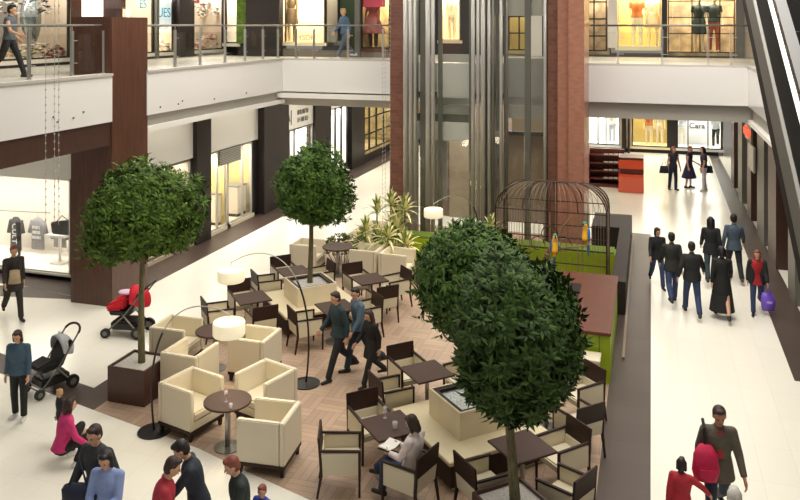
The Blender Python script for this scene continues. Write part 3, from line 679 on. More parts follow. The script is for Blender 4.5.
# ================================================================= ARC LAMPS
def arc_lamp(label, base, top, shade, sz, group, sd=.25, sh=.21, thick=.018):
    bx_, by_ = base; sx_, sy_ = shade[0]-bx_, shade[1]-by_; L = math.hypot(sx_, sy_)
    t = thing('arc_floor_lamp', label, 'floor lamp', (bx_, by_, FZ), 0, group)
    m = MB(); m.lathe([(.26, 0), (.26, .02), (.03, .035)], n=36); m.build('base', M_black, t)
    ux, uy = sx_/L, sy_/L; P = []
    # stem: leans slightly out and then bows over to the shade
    n = 30; p0, p1, p2, p3 = (0, .02), (-.18*L, top*.85), (.35*L, top*1.22), (L, sz+sh+.12)
    for i in range(n+1):
        s_ = i/n; b0, b1, b2, b3 = (1-s_)**3, 3*s_*(1-s_)**2, 3*s_*s_*(1-s_), s_**3
        u = b0*p0[0]+b1*p1[0]+b2*p2[0]+b3*p3[0]; z = b0*p0[1]+b1*p1[1]+b2*p2[1]+b3*p3[1]; P.append((ux*u, uy*u, z))
    k = 13; m = MB(); m.tube(P[:k+1], thick, 8); m.build('pole', M_black, t, smooth=True)
    m = MB(); m.tube(P[k:], thick*.5, 8); m.build('arc_arm', M_steel, t, smooth=True)
    m = MB(); m.tube([P[-1], (sx_, sy_, sz+sh-.03)], .007, 6); m.build('drop_rod', M_steel, t)
    m = MB(); r = sd; prof = [(r*.97, 0), (r, .015), (r, sh-.015), (r*.97, sh), (r*.9, sh), (r*.93, sh-.03), (r*.93, .02), (r*.9, 0), (r*.97, 0)]
    m.lathe(prof, (sx_, sy_, sz), 36, caps=False); o = m.build('lamp_shade', M_shade, t, smooth=True)
    m = MB(); m.lathe([(r*.9, sh-.05), (r*.9, sh-.045)], (sx_, sy_, sz), 30); m.build('diffuser', M_shade, o)
    m = MB(); m.ell((sx_, sy_, sz+.13), .06, .06, .08); m.build('bulb', M_lamp, o)
    l = bpy.data.lights.new('lamp_bulb', 'POINT'); l.energy = 22; l.color = (1, .85, .6); l.shadow_soft_size = .2
    lo = bpy.data.objects.new('lamp_bulb', l); COL.objects.link(lo); lo.location = (bx_+sx_, by_+sy_, sz-.12)
GR = 'arc floor lamps with drum shades'
sA = D(231, 14.6); arc_lamp('arc lamp with its round base right of the lounge, shade hanging over the white walkway', G(306, 384), 2.3, sA, ZZ(281, *sA), GR)
sB = D(229, 12.35); arc_lamp('arc lamp rising beside the dark wooden planter, its shade glowing above the round tables', (-7.68, 11.03), 1.95, sB, ZZ(335, *sB), GR)
sC = D(433.5, 20.6); arc_lamp('small distant arc lamp in front of the left glass lift', G(478, 262), 1.9, sC, ZZ(217, *sC), GR)
# ================================================================= TREES
def leafmat(name, rgb):
    m = mat(name, rgb, .6, spec=.25); nt = m.node_tree; b = nt.nodes['Principled BSDF']
    g = nt.nodes.new('ShaderNodeNewGeometry'); r = nt.nodes.new('ShaderNodeValToRGB'); c = lin(rgb)
    r.color_ramp.elements[0].color = tuple(v*.45 for v in c[:3])+(1,); r.color_ramp.elements[1].color = tuple(min(1, v*1.5) for v in c[:3])+(1,)
    nt.links.new(g.outputs['Random Per Island'], r.inputs[0]); nt.links.new(r.outputs[0], b.inputs['Base Color']); return m
M_leafA = leafmat('leaf_fresh', (84, 112, 40)); M_leafB = leafmat('leaf_deep', (56, 80, 32)); M_leafC = leafmat('leaf_bluish', (70, 98, 42))
M_leafA2 = leafmat('leaf_mid', (72, 102, 38))
M_bark = mat('bark', (104, 98, 70), .85, noise=.35, nscale=12, stretch=(3, 3, .7), bump=.5)
def leaf(m, p, d, L, w, up):
    d = d.normalized(); s_ = d.cross(up)
    if s_.length < .05: s_ = d.cross(Vector((1, 0, 0)))
    s_.normalize(); n_ = s_.cross(d).normalized()
    a = p; b = p+d*L*.45+n_*L*.05; c = p+d*L-n_*L*.10
    m.add([a, b+s_*w-n_*w*.3, c, b-s_*w-n_*w*.3, b], [(0, 1, 4), (1, 2, 4), (4, 2, 3), (0, 4, 3)])
def tree(label, x, y, z0, cz, rx, rz, th, leafm, n_tw, seed, lump=.14, tr=.055, ll=.12, lean=(0, 0)):
    R = random.Random(seed); t = thing('potted_tree', label, 'tree', (x, y, z0)); H = cz-z0
    m = MB(); P = []; n = 9
    for i in range(n):
        s_ = i/(n-1); P.append((lean[0]*s_+.015*math.sin(5*s_+seed), lean[1]*s_+.015*math.cos(4*s_+seed), s_*(H+rz*.3)))
    m.tube(P, [tr*(1.15-.55*i/(n-1)) for i in range(n)], 10); 
    c0 = Vector((lean[0], lean[1], H))
    for i in range(16):
        a = R.random()*6.28; e = R.uniform(-.2, 1.1); dv = Vector((math.cos(a)*math.cos(e)*rx, math.sin(a)*math.cos(e)*rx, math.sin(e)*rz))*R.uniform(.6, .85)
        s0 = Vector((lean[0], lean[1], H-rz*R.uniform(.3, .75))); md = s0+(c0+dv-s0)*.5+Vector((0, 0, .08)); m.tube([s0, md, c0+dv], [tr*.4, tr*.28, tr*.1], 6)
    m.build('trunk', M_bark, t, smooth=True)
    lumps = [(Vector((R.gauss(0, 1), R.gauss(0, 1), R.gauss(0, 1))).normalized(), R.uniform(-lump, lump)) for _ in range(26)]
    m = MB()
    for i in range(n_tw):
        d = Vector((R.gauss(0, 1), R.gauss(0, 1), R.gauss(0, 1))).normalized()
        k = 1+sum(h*max(0, d.dot(v)-.55)*2.2 for v, h in lumps); rr = (R.random()**.30)*k*.93*(R.uniform(1.03, 1.13) if R.random() < .07 else 1)
        if d.z < -.55: rr *= (1-(-.55-d.z)*.5)
        p = c0+Vector((d.x*rx*rr, d.y*rx*rr, d.z*rz*rr)); out = (d+Vector((R.gauss(0, .35), R.gauss(0, .35), R.gauss(.15, .35)))).normalized()
        for j in range(7):
            a = 2*PI*j/7+R.random()*.6; u = out.cross(Vector((0, 0, 1))); u = u.normalized() if u.length > .05 else Vector((1, 0, 0)); w = out.cross(u)
            ld = out*.45+(u*math.cos(a)+w*math.sin(a))*.85+Vector((0, 0, -.18))
            leaf(m, p+out*(.02*j-.06), ld, ll*R.uniform(.75, 1.2), ll*.17, out)
    o = m.build('foliage', leafm, t)
    return t
tree('round-crowned tree at far left, growing from the dark brown wooden planter', -8.66, 12.08, .58, 3.12, 1.13, 1.14, 0, M_leafA, 2500, 3, lump=.26, ll=.14)
tree('round-crowned tree in the middle of the picture, growing from the back stone planter', -7.31, 16.4, .80, 2.84, .80, .91, 0, M_leafA2, 1900, 5, ll=.15, lump=.26)
tree('nearest tree, its dark green crown in front and its trunk running off the bottom edge', -1.64, 9.96, .58, 2.70, 1.06, 1.30, 0, M_leafB, 3400, 8, tr=.062, ll=.15, lean=(-.12, 0), lump=.24)
tree('bluish green tree crown half hidden behind the nearest tree, from the front stone planter', -2.66, 12.1, .80, 2.60, .88, .96, 0, M_leafC, 2300, 11, ll=.15, lump=.22, lean=(.10, 0))
# shrubs and striped plants
def shrub(label, x, y, rx, ry, h, m_, n, seed, name='shrub', ll=.1):
    R = random.Random(seed); t = thing(name, label, 'shrub', (x, y, FZ)); m = MB(); st = MB()
    for i in range(n):
        a = R.random()*6.28; r = R.random()**.5; p = Vector((math.cos(a)*r*rx, math.sin(a)*r*ry, 0)); zt_ = h*(1-.35*r*r)*R.uniform(.45, 1.0)
        p.z = zt_; out = Vector((math.cos(a)*r, math.sin(a)*r, R.uniform(.3, 1.2))).normalized()
        if i % 14 == 0: st.tube([(p.x*.5, p.y*.5, 0), p], .008, 4)
        for j in range(6):
            b = 1.05*j+R.random(); ld = out+Vector((math.cos(b), math.sin(b), R.uniform(-.3, .5)))*.8; leaf(m, p, ld, ll*R.uniform(.7, 1.2), ll*.17, out)
    st.build('stems', M_bark, t); m.build('foliage', m_, t)
M_striped = None
def striped():
    m = mat('striped_leaf', (190, 190, 110), .5); nt = m.node_tree; b = nt.nodes['Principled BSDF']
    at = nt.nodes.new('ShaderNodeNewGeometry'); r = nt.nodes.new('ShaderNodeValToRGB'); r.color_ramp.interpolation = 'CONSTANT'
    r.color_ramp.elements[0].color = lin((226, 220, 160)); r.color_ramp.elements[1].color = lin((120, 136, 62)); r.color_ramp.elements[1].position = .6
    nt.links.new(at.outputs['Random Per Island'], r.inputs[0]); nt.links.new(r.outputs[0], b.inputs['Base Color']); return m
M_striped = striped()
def dracaena(label, x, y, h, seed, L=.5, heads=1, z=FZ):
    R = random.Random(seed); t = thing('striped_plant', label, 'plant', (x, y, z), 0, 'striped sword-leaved plants'); st = MB(); m = MB()
    for hd in range(heads):
        hx, hy, hz = (0, 0, h) if hd == 0 else (R.uniform(-.2, .2), R.uniform(-.2, .2), h*R.uniform(.45, .75))
        st.tube([(hx*.4, hy*.4, 0), (hx, hy, hz)], [.03, .02], 7); n = 34
        for i in range(n):
            a = i*2.4; e = math.radians(85-75*(i/n)); d0 = Vector((math.cos(a)*math.cos(e), math.sin(a)*math.cos(e), math.sin(e))); P = []
            LL = L*R.uniform(.8, 1.1); p = Vector((hx, hy, hz-.12+.14*(1-i/n)))
            side = Vector((-math.sin(a), math.cos(a), 0)); vs = []; K_ = 5
            for k in range(K_+1):
                s_ = k/K_; w = .034*math.sin(PI*min(.97, s_*.85+.15)); q_ = p+d0*LL*s_+Vector((0, 0, -.28*LL*s_*s_*(1+i/n)))
                vs += [q_-side*w, q_+side*w]
            m.add(vs, [(2*k, 2*k+1, 2*k+3, 2*k+2) for k in range(K_)])
    st.build('stem', M_bark, t); m.build('leaves', M_striped, t)
pl = [(366, 1.05, 'lower left striped plant of the clump under the red stone column'), (377, 1.5, 'tall striped plant at the left of the clump under the red stone column'), (388, 1.0, 'low striped plant in the middle front of the clump'), (391, 1.62, 'striped plant in the middle back of the clump'),
      (405, 1.55, 'rightmost tall striped plant of the clump, beside the glass lift'), (406, .75, 'low striped plant at the right front of the clump, above the paired armchairs')]
for i, (px, h, lb) in enumerate(pl):
    d = [21.4, 21.9, 21.0, 22.2, 21.8, 21.1][i]; dracaena(lb, *D(px, d), h, 20+i, heads=3, L=.6)
shrub('low brownish green shrub behind the single cream armchair and small table', *D(343, 21.9), .6, .4, .8, leafmat('leaf_olive', (92, 100, 44)), 260, 31)
dracaena('single striped plant poking up behind the tree crowns, left of the bird cage', *D(491, 21.3), 1.15, 77, heads=1, L=.55)
shrub('dark green shrub to the right of the paired cream armchairs', *D(437, 20.6), .55, .5, .95, M_leafB, 300, 32)
# ================================================================= ISLAND: turf bed, low wall, bar, cage
def multibox(name, label, cat, m, boxes):
    b = MB()
    for q_ in boxes: b.box(*q_)
    return tag(b.build(name, m), label, cat)
bed = thing('turf_bed', 'long low bed with green turf in front of the glass lifts', 'raised bed', (-4.2, 21.2, FZ))
bx(-3.3, 3.33, .15, .75, 0, .60).build('bed_wall', M_lime, bed); bx(-3.25, 3.3, .18, .72, .60, .66).build('turf', M_turf, bed)
lb_ = thing('low_wall', 'dark low wall with metal foot rail around the right end of the green bed', 'low wall', (-.53, 21.4, FZ))
bx(-.31, 0, -2.7, 4.0, 0, .75).build('wall_run', M_dark, lb_); bx(-1.1, -.31, 2.3, 4.0, 0, .75).build('wall_return', M_dark, lb_); bx(.0, .05, -5.2, 4.0, 0, .05).build('foot_rail', mat('rail_bronze', (140, 122, 104), .5), lb_)
bar = thing('bar_counter', 'bar counter with reddish brown top and lime green front, right of the big tree crowns', 'bar counter', (-1.5, 16.7, FZ))
zc = .95; m = MB()
m.box(-1.1, .82, -1.75, 1.78, zc-.06, zc); top_ = m.build('countertop', mat('mahogany_top', (96, 52, 36), .5, noise=.12, nscale=4), bar, .01)
bx(-1.0, .80, -1.68, 1.7, 0, zc-.06).build('counter_body', M_lime, bar)
bx(-.22, .08, .05, .95, zc-.02, zc+.004).build('sink', M_black, bar)
bx(.60, .62, -1.70, -1.68, .0, .88).build('panel_seam', M_turf, bar)
st = thing('side_cabinet', 'small cream cabinet standing against the lime green bar front', 'cabinet', (-1.04, 14.72, FZ)); 
bx(-.17, .17, -.19, .19, 0, .55).build('body', M_cream, st, .01); bx(-.19, .19, -.21, .21, .55, .60).build('top', M_cream, st, .01)
# bird cage
M_cage_l = mat('cage_wire', (150, 132, 116), .4, .5)
M_cage = mat('cage_iron', (62, 44, 36), .5, .4)
def cage():
    cx, cy, z0, zr, zt_ = -2.36, 20.35, .0, 2.0, 2.62; hx, hy = 1.36, .62
    t = thing('bird_cage', 'large domed iron bird cage with two parrots, standing behind the bar', 'bird cage', (cx, cy, FZ))
    m = MB()
    for z in (.06, .75, 1.38, zr):
        for a, b in (((-hx, -hy), (hx, -hy)), ((hx, -hy), (hx, hy)), ((hx, hy), (-hx, hy)), ((-hx, hy), (-hx, -hy))): m.bar((*a, z), (*b, z), .022)
    m.build('ring_rails', M_cage, t)
    for px, py in ((-hx, -hy), (hx, -hy), (hx, hy), (-hx, hy)): m = MB(); m.bar((px, py, 0), (px, py, zr), .036); m.build('corner_post', M_cage, t)
    m = MB()
    for i in range(1, 20):
        u = -hx+2*hx*i/20
        for sy in (-1, 1): m.tube([(u, sy*hy, 0), (u, sy*hy, zr)], .006 if i % 5 else .014, 5)
    for i in range(1, 9):
        u = -hy+2*hy*i/9
        for sx in (-1, 1): m.tube([(sx*hx, u, 0), (sx*hx, u, zr)], .007, 5)
    m.build('bars', M_cage_l, t)
    m = MB(); m2 = MB()
    def rib(x0, y0, x1, y1, r):
        P = []
        for k in range(9): a = PI/2*k/8; P.append((x0+(x1-x0)*(1-math.cos(a)), y0+(y1-y0)*(1-math.cos(a)), zr+(zt_-zr)*math.sin(a)))
        (m if r > .01 else m2).tube(P, r, 5)
    for i in range(0, 21):
        u = -hx+2*hx*i/20
        for sy in (-1, 1): rib(u, sy*hy, u*.45, 0, .006 if i % 5 else .015)
    for i in range(0, 10):
        u = -hy+2*hy*i/9
        for sx in (-1, 1): rib(sx*hx, u, sx*hx*.45, 0, .006 if i % 3 else .015)
    m.tube([(-hx*.45, 0, zt_), (hx*.45, 0, zt_)], .03, 6); m.build('dome_ribs', M_cage, t); m2.build('dome_wires', M_cage_l, t)
    m = MB()
    for cx_, cz_, r in ((.0, 1.45, .2), (.35, 1.25, .16), (-.3, 1.2, .16)):
        m.tube([(cx_+r*math.cos(a*.5), -hy-.02, cz_+r*math.sin(a*.5)) for a in range(0, 11)], .012, 5)
    m.build('scrollwork', M_cage, t)
    m = MB(); m.box(-hx, hx, -hy, hy, 0, .05); m.build('floor_tray', M_cage, t)
    m = MB(); m.tube([(.1, -.55, 1.02), (.45, -.64, 1.16), (.9, -.76, 1.25)], [.03, .025, .015], 7); m.tube([(-.2, -.2, .7), (-.1, -.6, .93), (-.0, -.78, .98)], [.03, .025, .015], 7); m.tube([(-.2, 0, .05), (-.1, -.1, .9), (.15, -.3, 1.25), (.6, -.35, 1.3)], [.05, .04, .03, .02], 7); m.tube([(-.12, -.08, .85), (.1, -.3, 1.0), (.32, -.4, .98)], [.03, .025, .02], 7); m.tube([(.15, -.3, 1.25), (.3, -.3, 1.6), (.5, -.2, 1.85)], [.025, .02, .01], 6)
    m.build('perch_branch', mat('branch', (140, 112, 84), .8), t)
    m = MB(); m.lathe([(.07, 0), (.1, .02), (.1, .34), (.05, .36)], (-.95, .1, .05), 12); m.build('feeder', M_white, t)
    return cx, cy
ccx, ccy = cage()
def parrot(label, px, py, Yw, head):
    X_ = XY(px, Yw); z = ZZ(py, X_, Yw); t = thing('parrot', label, 'parrot', (X_, Yw, z-.22), head); t.scale = (1.15, 1.15, 1.15)
    m = MB(); m.cap((0, 0, .10), (0, .03, .27), .065, .06); m.cap((0, .03, .27), (0, -.0, .38), .06, .052); m.cap((0, .03, .12), (0, .10, -.05), .05, .03)
    b = m.build('body', mat('parrot_yellow', (245, 180, 30), .6), t, smooth=True)
    md = b.modifiers.new('r', 'REMESH'); md.mode = 'VOXEL'; md.voxel_size = .01; md.use_smooth_shade = True
    for s_ in (-1, 1): m = MB(); m.ell((s_*.06, .05, .17), .022, .06, .15, 10, 8); m.build('wing', mat('parrot_blue', (40, 120, 190), .5), t, smooth=True)
    m = MB(); m.bar((0, .08, .08), (0, .17, -.30), .07, .02, w2=.03); m.build('tail', MATS['parrot_blue'], t)
    m = MB(); m.ell((0, .0, .43), .045, .05, .03); m.build('crown', mat('parrot_green', (60, 150, 110), .5), t, smooth=True)
    m = MB(); m.ell((0, -.035, .39), .04, .03, .035); m.build('face_patch', M_white, t, smooth=True)
    m = MB(); m.tube([(0, -.055, .41), (0, -.085, .395), (0, -.085, .36)], [.022, .018, .004], 7); m.build('beak', M_black, t)
    for s_ in (-1, 1): m = MB(); m.ell((s_*.035, -.045, .40), .007, .007, .007, 6, 5); m.build('eye', M_black, t); m = MB(); m.tube([(s_*.03, 0, .08), (s_*.03, -.02, .03)], .01, 5); m.build('foot', M_black, t)
parrot('parrot with blue wings and yellow belly on the lower left perch of the cage', 555, 246, 19.60, .2)
parrot('parrot with yellow belly turned sideways on the upper right perch of the cage', 585, 234, 19.60, -.4)
# orange display stands
def stand(label, cx, cy, w, d, h, rz):
    t = thing('display_stand', label, 'display stand', (cx, cy, 0.002), rz, 'orange display stands'); O = mat('orange_laminate', (222, 78, 34), .4); O2 = mat('coral_laminate', (226, 106, 78), .4); Dk = mat('dark_red_shelf', (92, 40, 30), .4)
    bx(-w/2, w/2, -d/2, d/2, 0, h*.45).build('lower_cabinet', O2, t, .01); bx(-w/2, w/2, -d/2, d/2, h*.45, h*.52).build('shelf', O, t)
    bx(-w/2+.05, w/2, -d/2+.15, d/2, h*.52, h*.68).build('recess', Dk, t); bx(-w/2, w/2, -d/2, d/2, h*.68, h*.94).build('upper_cabinet', O, t, .01); bx(-w/2, w/2, -d/2, d/2, h*.94, h).build('top', Dk, t)
sx_, sy_ = G(631, 193); stand('orange and coral display stand on the white floor, left of the three women', sx_, sy_+.5, .95, 1.0, 1.38, 0)
def mag_stand(label, cx, cy):
    t = thing('magazine_stand', label, 'magazine stand', (cx, cy, .002)); Dk = MATS['dark_red_shelf']; Pm = mat('magazine_white', (214, 208, 204), .5); Rm = mat('shelf_red', (196, 58, 36), .45)
    bx(-.85, .85, -.5, .5, 0, .12).build('plinth', Dk, t); bx(-.85, -.55, -.4, .5, .12, 1.45).build('end_panel', Rm, t); bx(-.55, .85, .3, .5, .12, 1.45).build('back_panel', Dk, t)
    for k in range(4):
        z = .3+k*.3; bx(-.55, .85, -.45+k*.12, .3, z, z+.04).build('shelf', Dk, t)
        m = MB()
        for j in range(4): m.box(.05+j*.2, .21+j*.2, -.42+k*.12, -.2+k*.12, z+.045, z+.07+.01*j)
        m.build('magazines', Pm, t)
mag_stand('dark red magazine stand with stacked papers, left of the orange display stand', sx_-1.15, sy_+1.35)
# ================================================================= PEOPLE
def V(*a): return Vector(a)
def remesh(mb, name, m, parent, vox, it=2, smooth=True):
    me = mb.mesh('tmp', m); o = bpy.data.objects.new('tmp', me); COL.objects.link(o)
    r = o.modifiers.new('r', 'REMESH'); r.mode = 'VOXEL'; r.voxel_size = vox; r.use_smooth_shade = True
    if it: s_ = o.modifiers.new('s', 'SMOOTH'); s_.factor = .5; s_.iterations = it
    bpy.context.view_layer.update(); dg = bpy.context.evaluated_depsgraph_get()
    nm = bpy.data.meshes.new_from_object(o.evaluated_get(dg)); nm.name = name
    bpy.data.objects.remove(o); bpy.data.meshes.remove(me); nm.materials.clear(); nm.materials.append(m)
    return link(name, nm, parent)
def rad(a): return math.radians(a)
BASEP = dict(lean=2, hip=(4, -4), knee=(4, 4), sh=(4, -4), ab=(9, 9), el=(15, 15), foot=(0, 0), head=(0, 0), splay=3, inw=(0, 0))
def WALK(k=1, **kw): return dict(dict(BASEP, lean=4, hip=(24*k, -18*k), knee=(6, 30) if k > 0 else (30, 6), sh=(-18*k, 18*k), el=(22, 25), foot=(0, 0)), **kw)
def STAND(**kw): return dict(BASEP, **kw)
SKIN = mat('skin', (206, 160, 130), .55); SKIN2 = mat('skin_tan', (180, 128, 100), .55)
def fk(p, s):
    J = {}; L = rad(p['lean']); up = V(0, math.sin(L), math.cos(L)); fw = V(0, math.cos(L), -math.sin(L)); X = V(1, 0, 0)
    J['pel'] = V(0, 0, 0); J['up'] = up; J['fw'] = fw
    J['waist'] = up*.17*s; J['chest'] = up*.36*s; J['neck0'] = up*.50*s; J['neck1'] = J['neck0']+(up*.07+fw*.012)*s
    hn, ht = p['head']; a = rad(p['lean']+hn); hu = V(0, math.sin(a), math.cos(a)); J['hu'] = hu; J['head'] = J['neck1']+hu*.10*s+V(0, .015*s, 0)
    for i, sx in ((0, -1), (1, 1)):
        hp = V(sx*.085*s, 0, -.03*s); a = rad(p['hip'][i]); sp = rad(p['splay']); th = V(sx*math.sin(sp), math.sin(a), -math.cos(a)).normalized()
        kn = hp+th*.43*s; b = a-rad(p['knee'][i]); sh = V(0, math.sin(b), -math.cos(b)); an = kn+sh*.41*s
        f = rad(p['foot'][i]); toe = an+V(sx*.03, .15*math.cos(f), -.15*math.sin(f)-.045)*s; heel = an+V(0, -.05, -.05)*s
        J['hip%d' % i], J['knee%d' % i], J['ank%d' % i], J['toe%d' % i], J['heel%d' % i] = hp, kn, an, toe, heel
        so = J['neck0']-up*.05*s+X*sx*.165*s; b = rad(p['sh'][i]); c = rad(p['ab'][i]); d = V(sx*math.sin(c), math.sin(b)*math.cos(c), -math.cos(b)*math.cos(c)); el = so+d*.28*s
        e = b+rad(p['el'][i]); iw = rad(p['inw'][i]); d2 = V(sx*(math.sin(c)*.5-math.sin(iw)), math.sin(e)*math.cos(iw), -math.cos(e)*math.cos(iw)).normalized(); wr = el+d2*.25*s
        J['sho%d' % i], J['elb%d' % i], J['wri%d' % i], J['hd%d' % i] = so, el, wr, d2
    return J
def torso_rings(J, s, g, z0=-.06, z1=.50, wmul=1, fem=0):
    up, fw = J['up'], J['fw']; X = V(1, 0, 0); R = []
    prof = [(-.10, .145, .105), (-.02, .165+.01*fem, .115), (.06, .155, .105), (.15, .135-.012*fem, .092), (.25, .150-.01*fem, .108), (.34, .165-.012*fem, .115), (.42, .165-.01*fem, .105), (.475, .12, .080), (.51, .06, .055)]
    for z, a, b in prof:
        if z < z0-.001 or z > z1+.02: continue
        R.append((J['pel']+up*z*s, (a*wmul+g)*s, (b+g)*s, X, fw))
    return R
def person(label, loc, head, h, pose, top=None, bottom=None, shoes=None, hair=None, coat=0, skirt=None, sleeve='long', skin=SKIN, hairlen='short', vox=.0085, fem=0, group=None, zoff=None, mannequin=False, cat='person', wide=1, dress=None, cap=None, legs=True):
    s = h/1.75; P = pose; J = fk(P, s); t = thing('mannequin' if mannequin else 'person', label, cat, loc, rad(head-90), group)
    low = min(min(J['heel%d' % i].z, J['toe%d' % i].z) for i in (0, 1))-.028*s
    dz = -low if zoff is None else zoff
    for k in list(J):
        if k not in ('up', 'fw', 'hu') and not k.startswith('hd'): J[k] = J[k]+V(0, 0, dz)
    up, fw, hu = J['up'], J['fw'], J['hu']; X = V(1, 0, 0); c = lambda m, a, b, r, q_: m.cap(J[a] if isinstance(a, str) else a, J[b] if isinstance(b, str) else b, r*s, q_*s)
    m = MB(); m.loft(torso_rings(J, s, 0, -.10, .52, wide, fem)); c(m, 'neck0', 'neck1', .055, .05)
    for i in (0, 1):
        c(m, J['neck0']-up*.045*s, 'sho%d' % i, .055, .056); c(m, 'sho%d' % i, 'elb%d' % i, .052, .038); c(m, 'elb%d' % i, 'wri%d' % i, .038, .026)
        c(m, 'hip%d' % i, 'knee%d' % i, .085, .054); c(m, 'knee%d' % i, 'ank%d' % i, .054, .036); c(m, 'ank%d' % i, 'heel%d' % i, .036, .03); c(m, 'heel%d' % i, 'toe%d' % i, .032, .024)
        # hand: palm, four fingers of unequal length, thumb off the side
        w = J['wri%d' % i]; d = J['hd%d' % i]; sx = -1 if i == 0 else 1; n_ = (X-d*X.dot(d)).normalized(); f_ = d.cross(n_).normalized(); f_ = f_ if f_.y > 0 else -f_
        for q_ in (-.5, 0, .5): c(m, w+d*.01*s, w+d*.085*s+f_*q_*.05*s, .022, .017)
        for q_, ln in ((.036, .066), (.012, .076), (-.012, .070), (-.036, .054)):
            a = w+d*.085*s+f_*q_*s; b = a+(d*.6-n_*sx*.12)*ln*s; c(m, a, b, .0095, .0085); c(m, b, b+(d*.35-n_*sx*.35)*ln*s, .0085, .007)
        a = w+d*.03*s+f_*.03*s; b = a+(d*.55+f_*.75-n_*sx*.2)*.042*s; c(m, a, b, .013, .010); c(m, b, b+(d*.9+f_*.1-n_*sx*.2)*.03*s, .010, .008)
    # head with brow, nose, chin, ears
    hd = J['head']; hf = V(0, math.cos(rad(P['lean']+P['head'][0])), -math.sin(rad(P['lean']+P['head'][0]))); tr_ = rad(P['head'][1])
    Rz = Matrix.Rotation(tr_, 3, hu); hf = Rz @ hf; hx = Rz @ X; Mx = Matrix((hx, hf, hu)).transposed()
    hp = lambda a, b, z: hd+(hx*a+hf*b+hu*z)*s
    m.ell(hp(0, -.005, .02), .076*s, .092*s, .098*s, 16, 12, Mx); m.ell(hp(0, .022, -.045), .056*s, .062*s, .065*s, 14, 10, Mx)
    c(m, hp(0, .085, .005), hp(0, .104, -.022), .008, .013); 
    for q_ in (-1, 1): m.ell(hp(q_*.076, -.005, -.005), .012*s, .022*s, .032*s, 8, 6, Mx); m.ell(hp(q_*.03, .074, .026), .024*s, .014*s, .009*s, 8, 6, Mx)
    m.ell(hp(0, .08, -.052), .022*s, .01*s, .010*s, 8, 6, Mx)
    body = remesh(m, 'body', skin, t, vox, 2)
    if not mannequin:
        for q_ in (-1, 1):
            m = MB(); m.ell(hp(q_*.031, .083, .006), .012*s, .007*s, .007*s, 8, 6, Mx); m.build('eye', mat('eye_dark', (50, 38, 34), .3), body, smooth=True)
        m = MB(); m.ell(hp(0, .091, -.052), .020*s, .006*s, .005*s, 8, 6, Mx); m.build('mouth', mat('lips', (160, 84, 76), .5), body, smooth=True)
    vx = max(vox*1.5, .011)
    if bottom:
        m = MB(); m.loft(torso_rings(J, s, .010, -.10, .10, wide, fem))
        for i in (0, 1):
            c(m, 'hip%d' % i, 'knee%d' % i, .098, .070); a, b = J['knee%d' % i], J['ank%d' % i]; m.tube([a, a+(b-a)*.5, b], [.072*s, .064*s, .062*s], 12); m.ell(a, .070*s, .070*s, .070*s)
        remesh(m, 'trousers', bottom, t, vx)
    if skirt:
        mt, ln, fl = skirt; m = MB(); mid = (J['knee0']+J['knee1'])/2; pe = J['pel']; dn = (mid-pe).normalized(); dn = (dn*.35+V(0, 0, -.65)).normalized() if P['hip'][0] < 60 else dn
        R = [(pe+up*.13*s, (.15+.012)*s, .112*s, X, V(0, 1, 0)), (pe, .19*s, .14*s, X, V(0, 1, 0)), (pe+dn*ln*.5*s, (.19+fl*.5)*s, (.14+fl*.5)*s, X, V(0, 1, 0)), (pe+dn*ln*s, (.19+fl)*s, (.14+fl)*s, X, V(0, 1, 0))]
        m.loft(R, 24); remesh(m, 'skirt', mt, t, vx, 1)
    if top:
        m = MB(); m.loft(torso_rings(J, s, .022, -.06, .49, wide, fem)); c(m, 'neck0', J['neck0']+up*.025*s, .064, .060)
        for i in (0, 1):
            c(m, J['neck0']-up*.05*s, 'sho%d' % i, .066, .070)
            a, b, d = J['sho%d' % i], J['elb%d' % i], J['wri%d' % i]
            if sleeve == 'long': c(m, a, b, .068, .056); m.tube([b, b+(d-b)*.5, b+(d-b)*.96], [.055*s, .048*s, .042*s], 12)
            elif sleeve == 'short': m.tube([a, a+(b-a)*.6], [.066*s, .062*s], 12)
        if coat:
            pe = J['pel']; m.loft([(pe+up*.1*s, .165*s, .125*s, X, V(0, 1, 0)), (pe, .188*s, .145*s, X, V(0, 1, 0)), (pe+V(0, 0, -coat*s), (.20+coat*.08)*s, (.165+coat*.08)*s, X, V(0, 1, 0))], 20)
        remesh(m, 'coat' if coat > .2 else 'top', top, t, vx)
    if shoes:
        for i in (0, 1):
            m = MB(); c(m, 'ank%d' % i, 'heel%d' % i, .045, .040); c(m, 'heel%d' % i, 'toe%d' % i, .040, .034); remesh(m, 'shoe', shoes, t, vx, 1)
    if hair:
        m = MB(); m.ell(hp(0, -.022, .040), .086*s, .092*s, .092*s, 16, 12, Mx); m.ell(hp(0, -.045, -.01), .080*s, .068*s, .085*s, 14, 10, Mx); m.ell(hp(0, .045, .095), .06*s, .045*s, .03*s, 10, 8, Mx)
        if hairlen != 'short':
            for q_ in (-1, 1): c(m, hp(q_*.07, -.01, .04), hp(q_*.075, -.01, -.10 if hairlen == 'bob' else -.17), .032, .028)
            c(m, hp(0, -.06, 0), hp(0, -.075, -.10 if hairlen == 'bob' else -.26), .07, .055)
        remesh(m, 'hair', hair, t, vx, 1)
    t['h'] = 0; del t['h']
    return t, J, dz
def cm(name, rgb, r=.75): return mat('cloth_'+name, rgb, r, noise=.12, nscale=14)
HB, HD, HBL, HG = mat('hair_brown', (52, 34, 26), .6, noise=.3, nscale=30), mat('hair_black', (26, 22, 22), .5, noise=.3, nscale=30), mat('hair_blond', (190, 150, 96), .6, noise=.2, nscale=30), mat('hair_grey', (196, 192, 184), .6, noise=.2, nscale=30)
HRED = mat('hair_red', (130, 70, 56), .6, noise=.2, nscale=30)
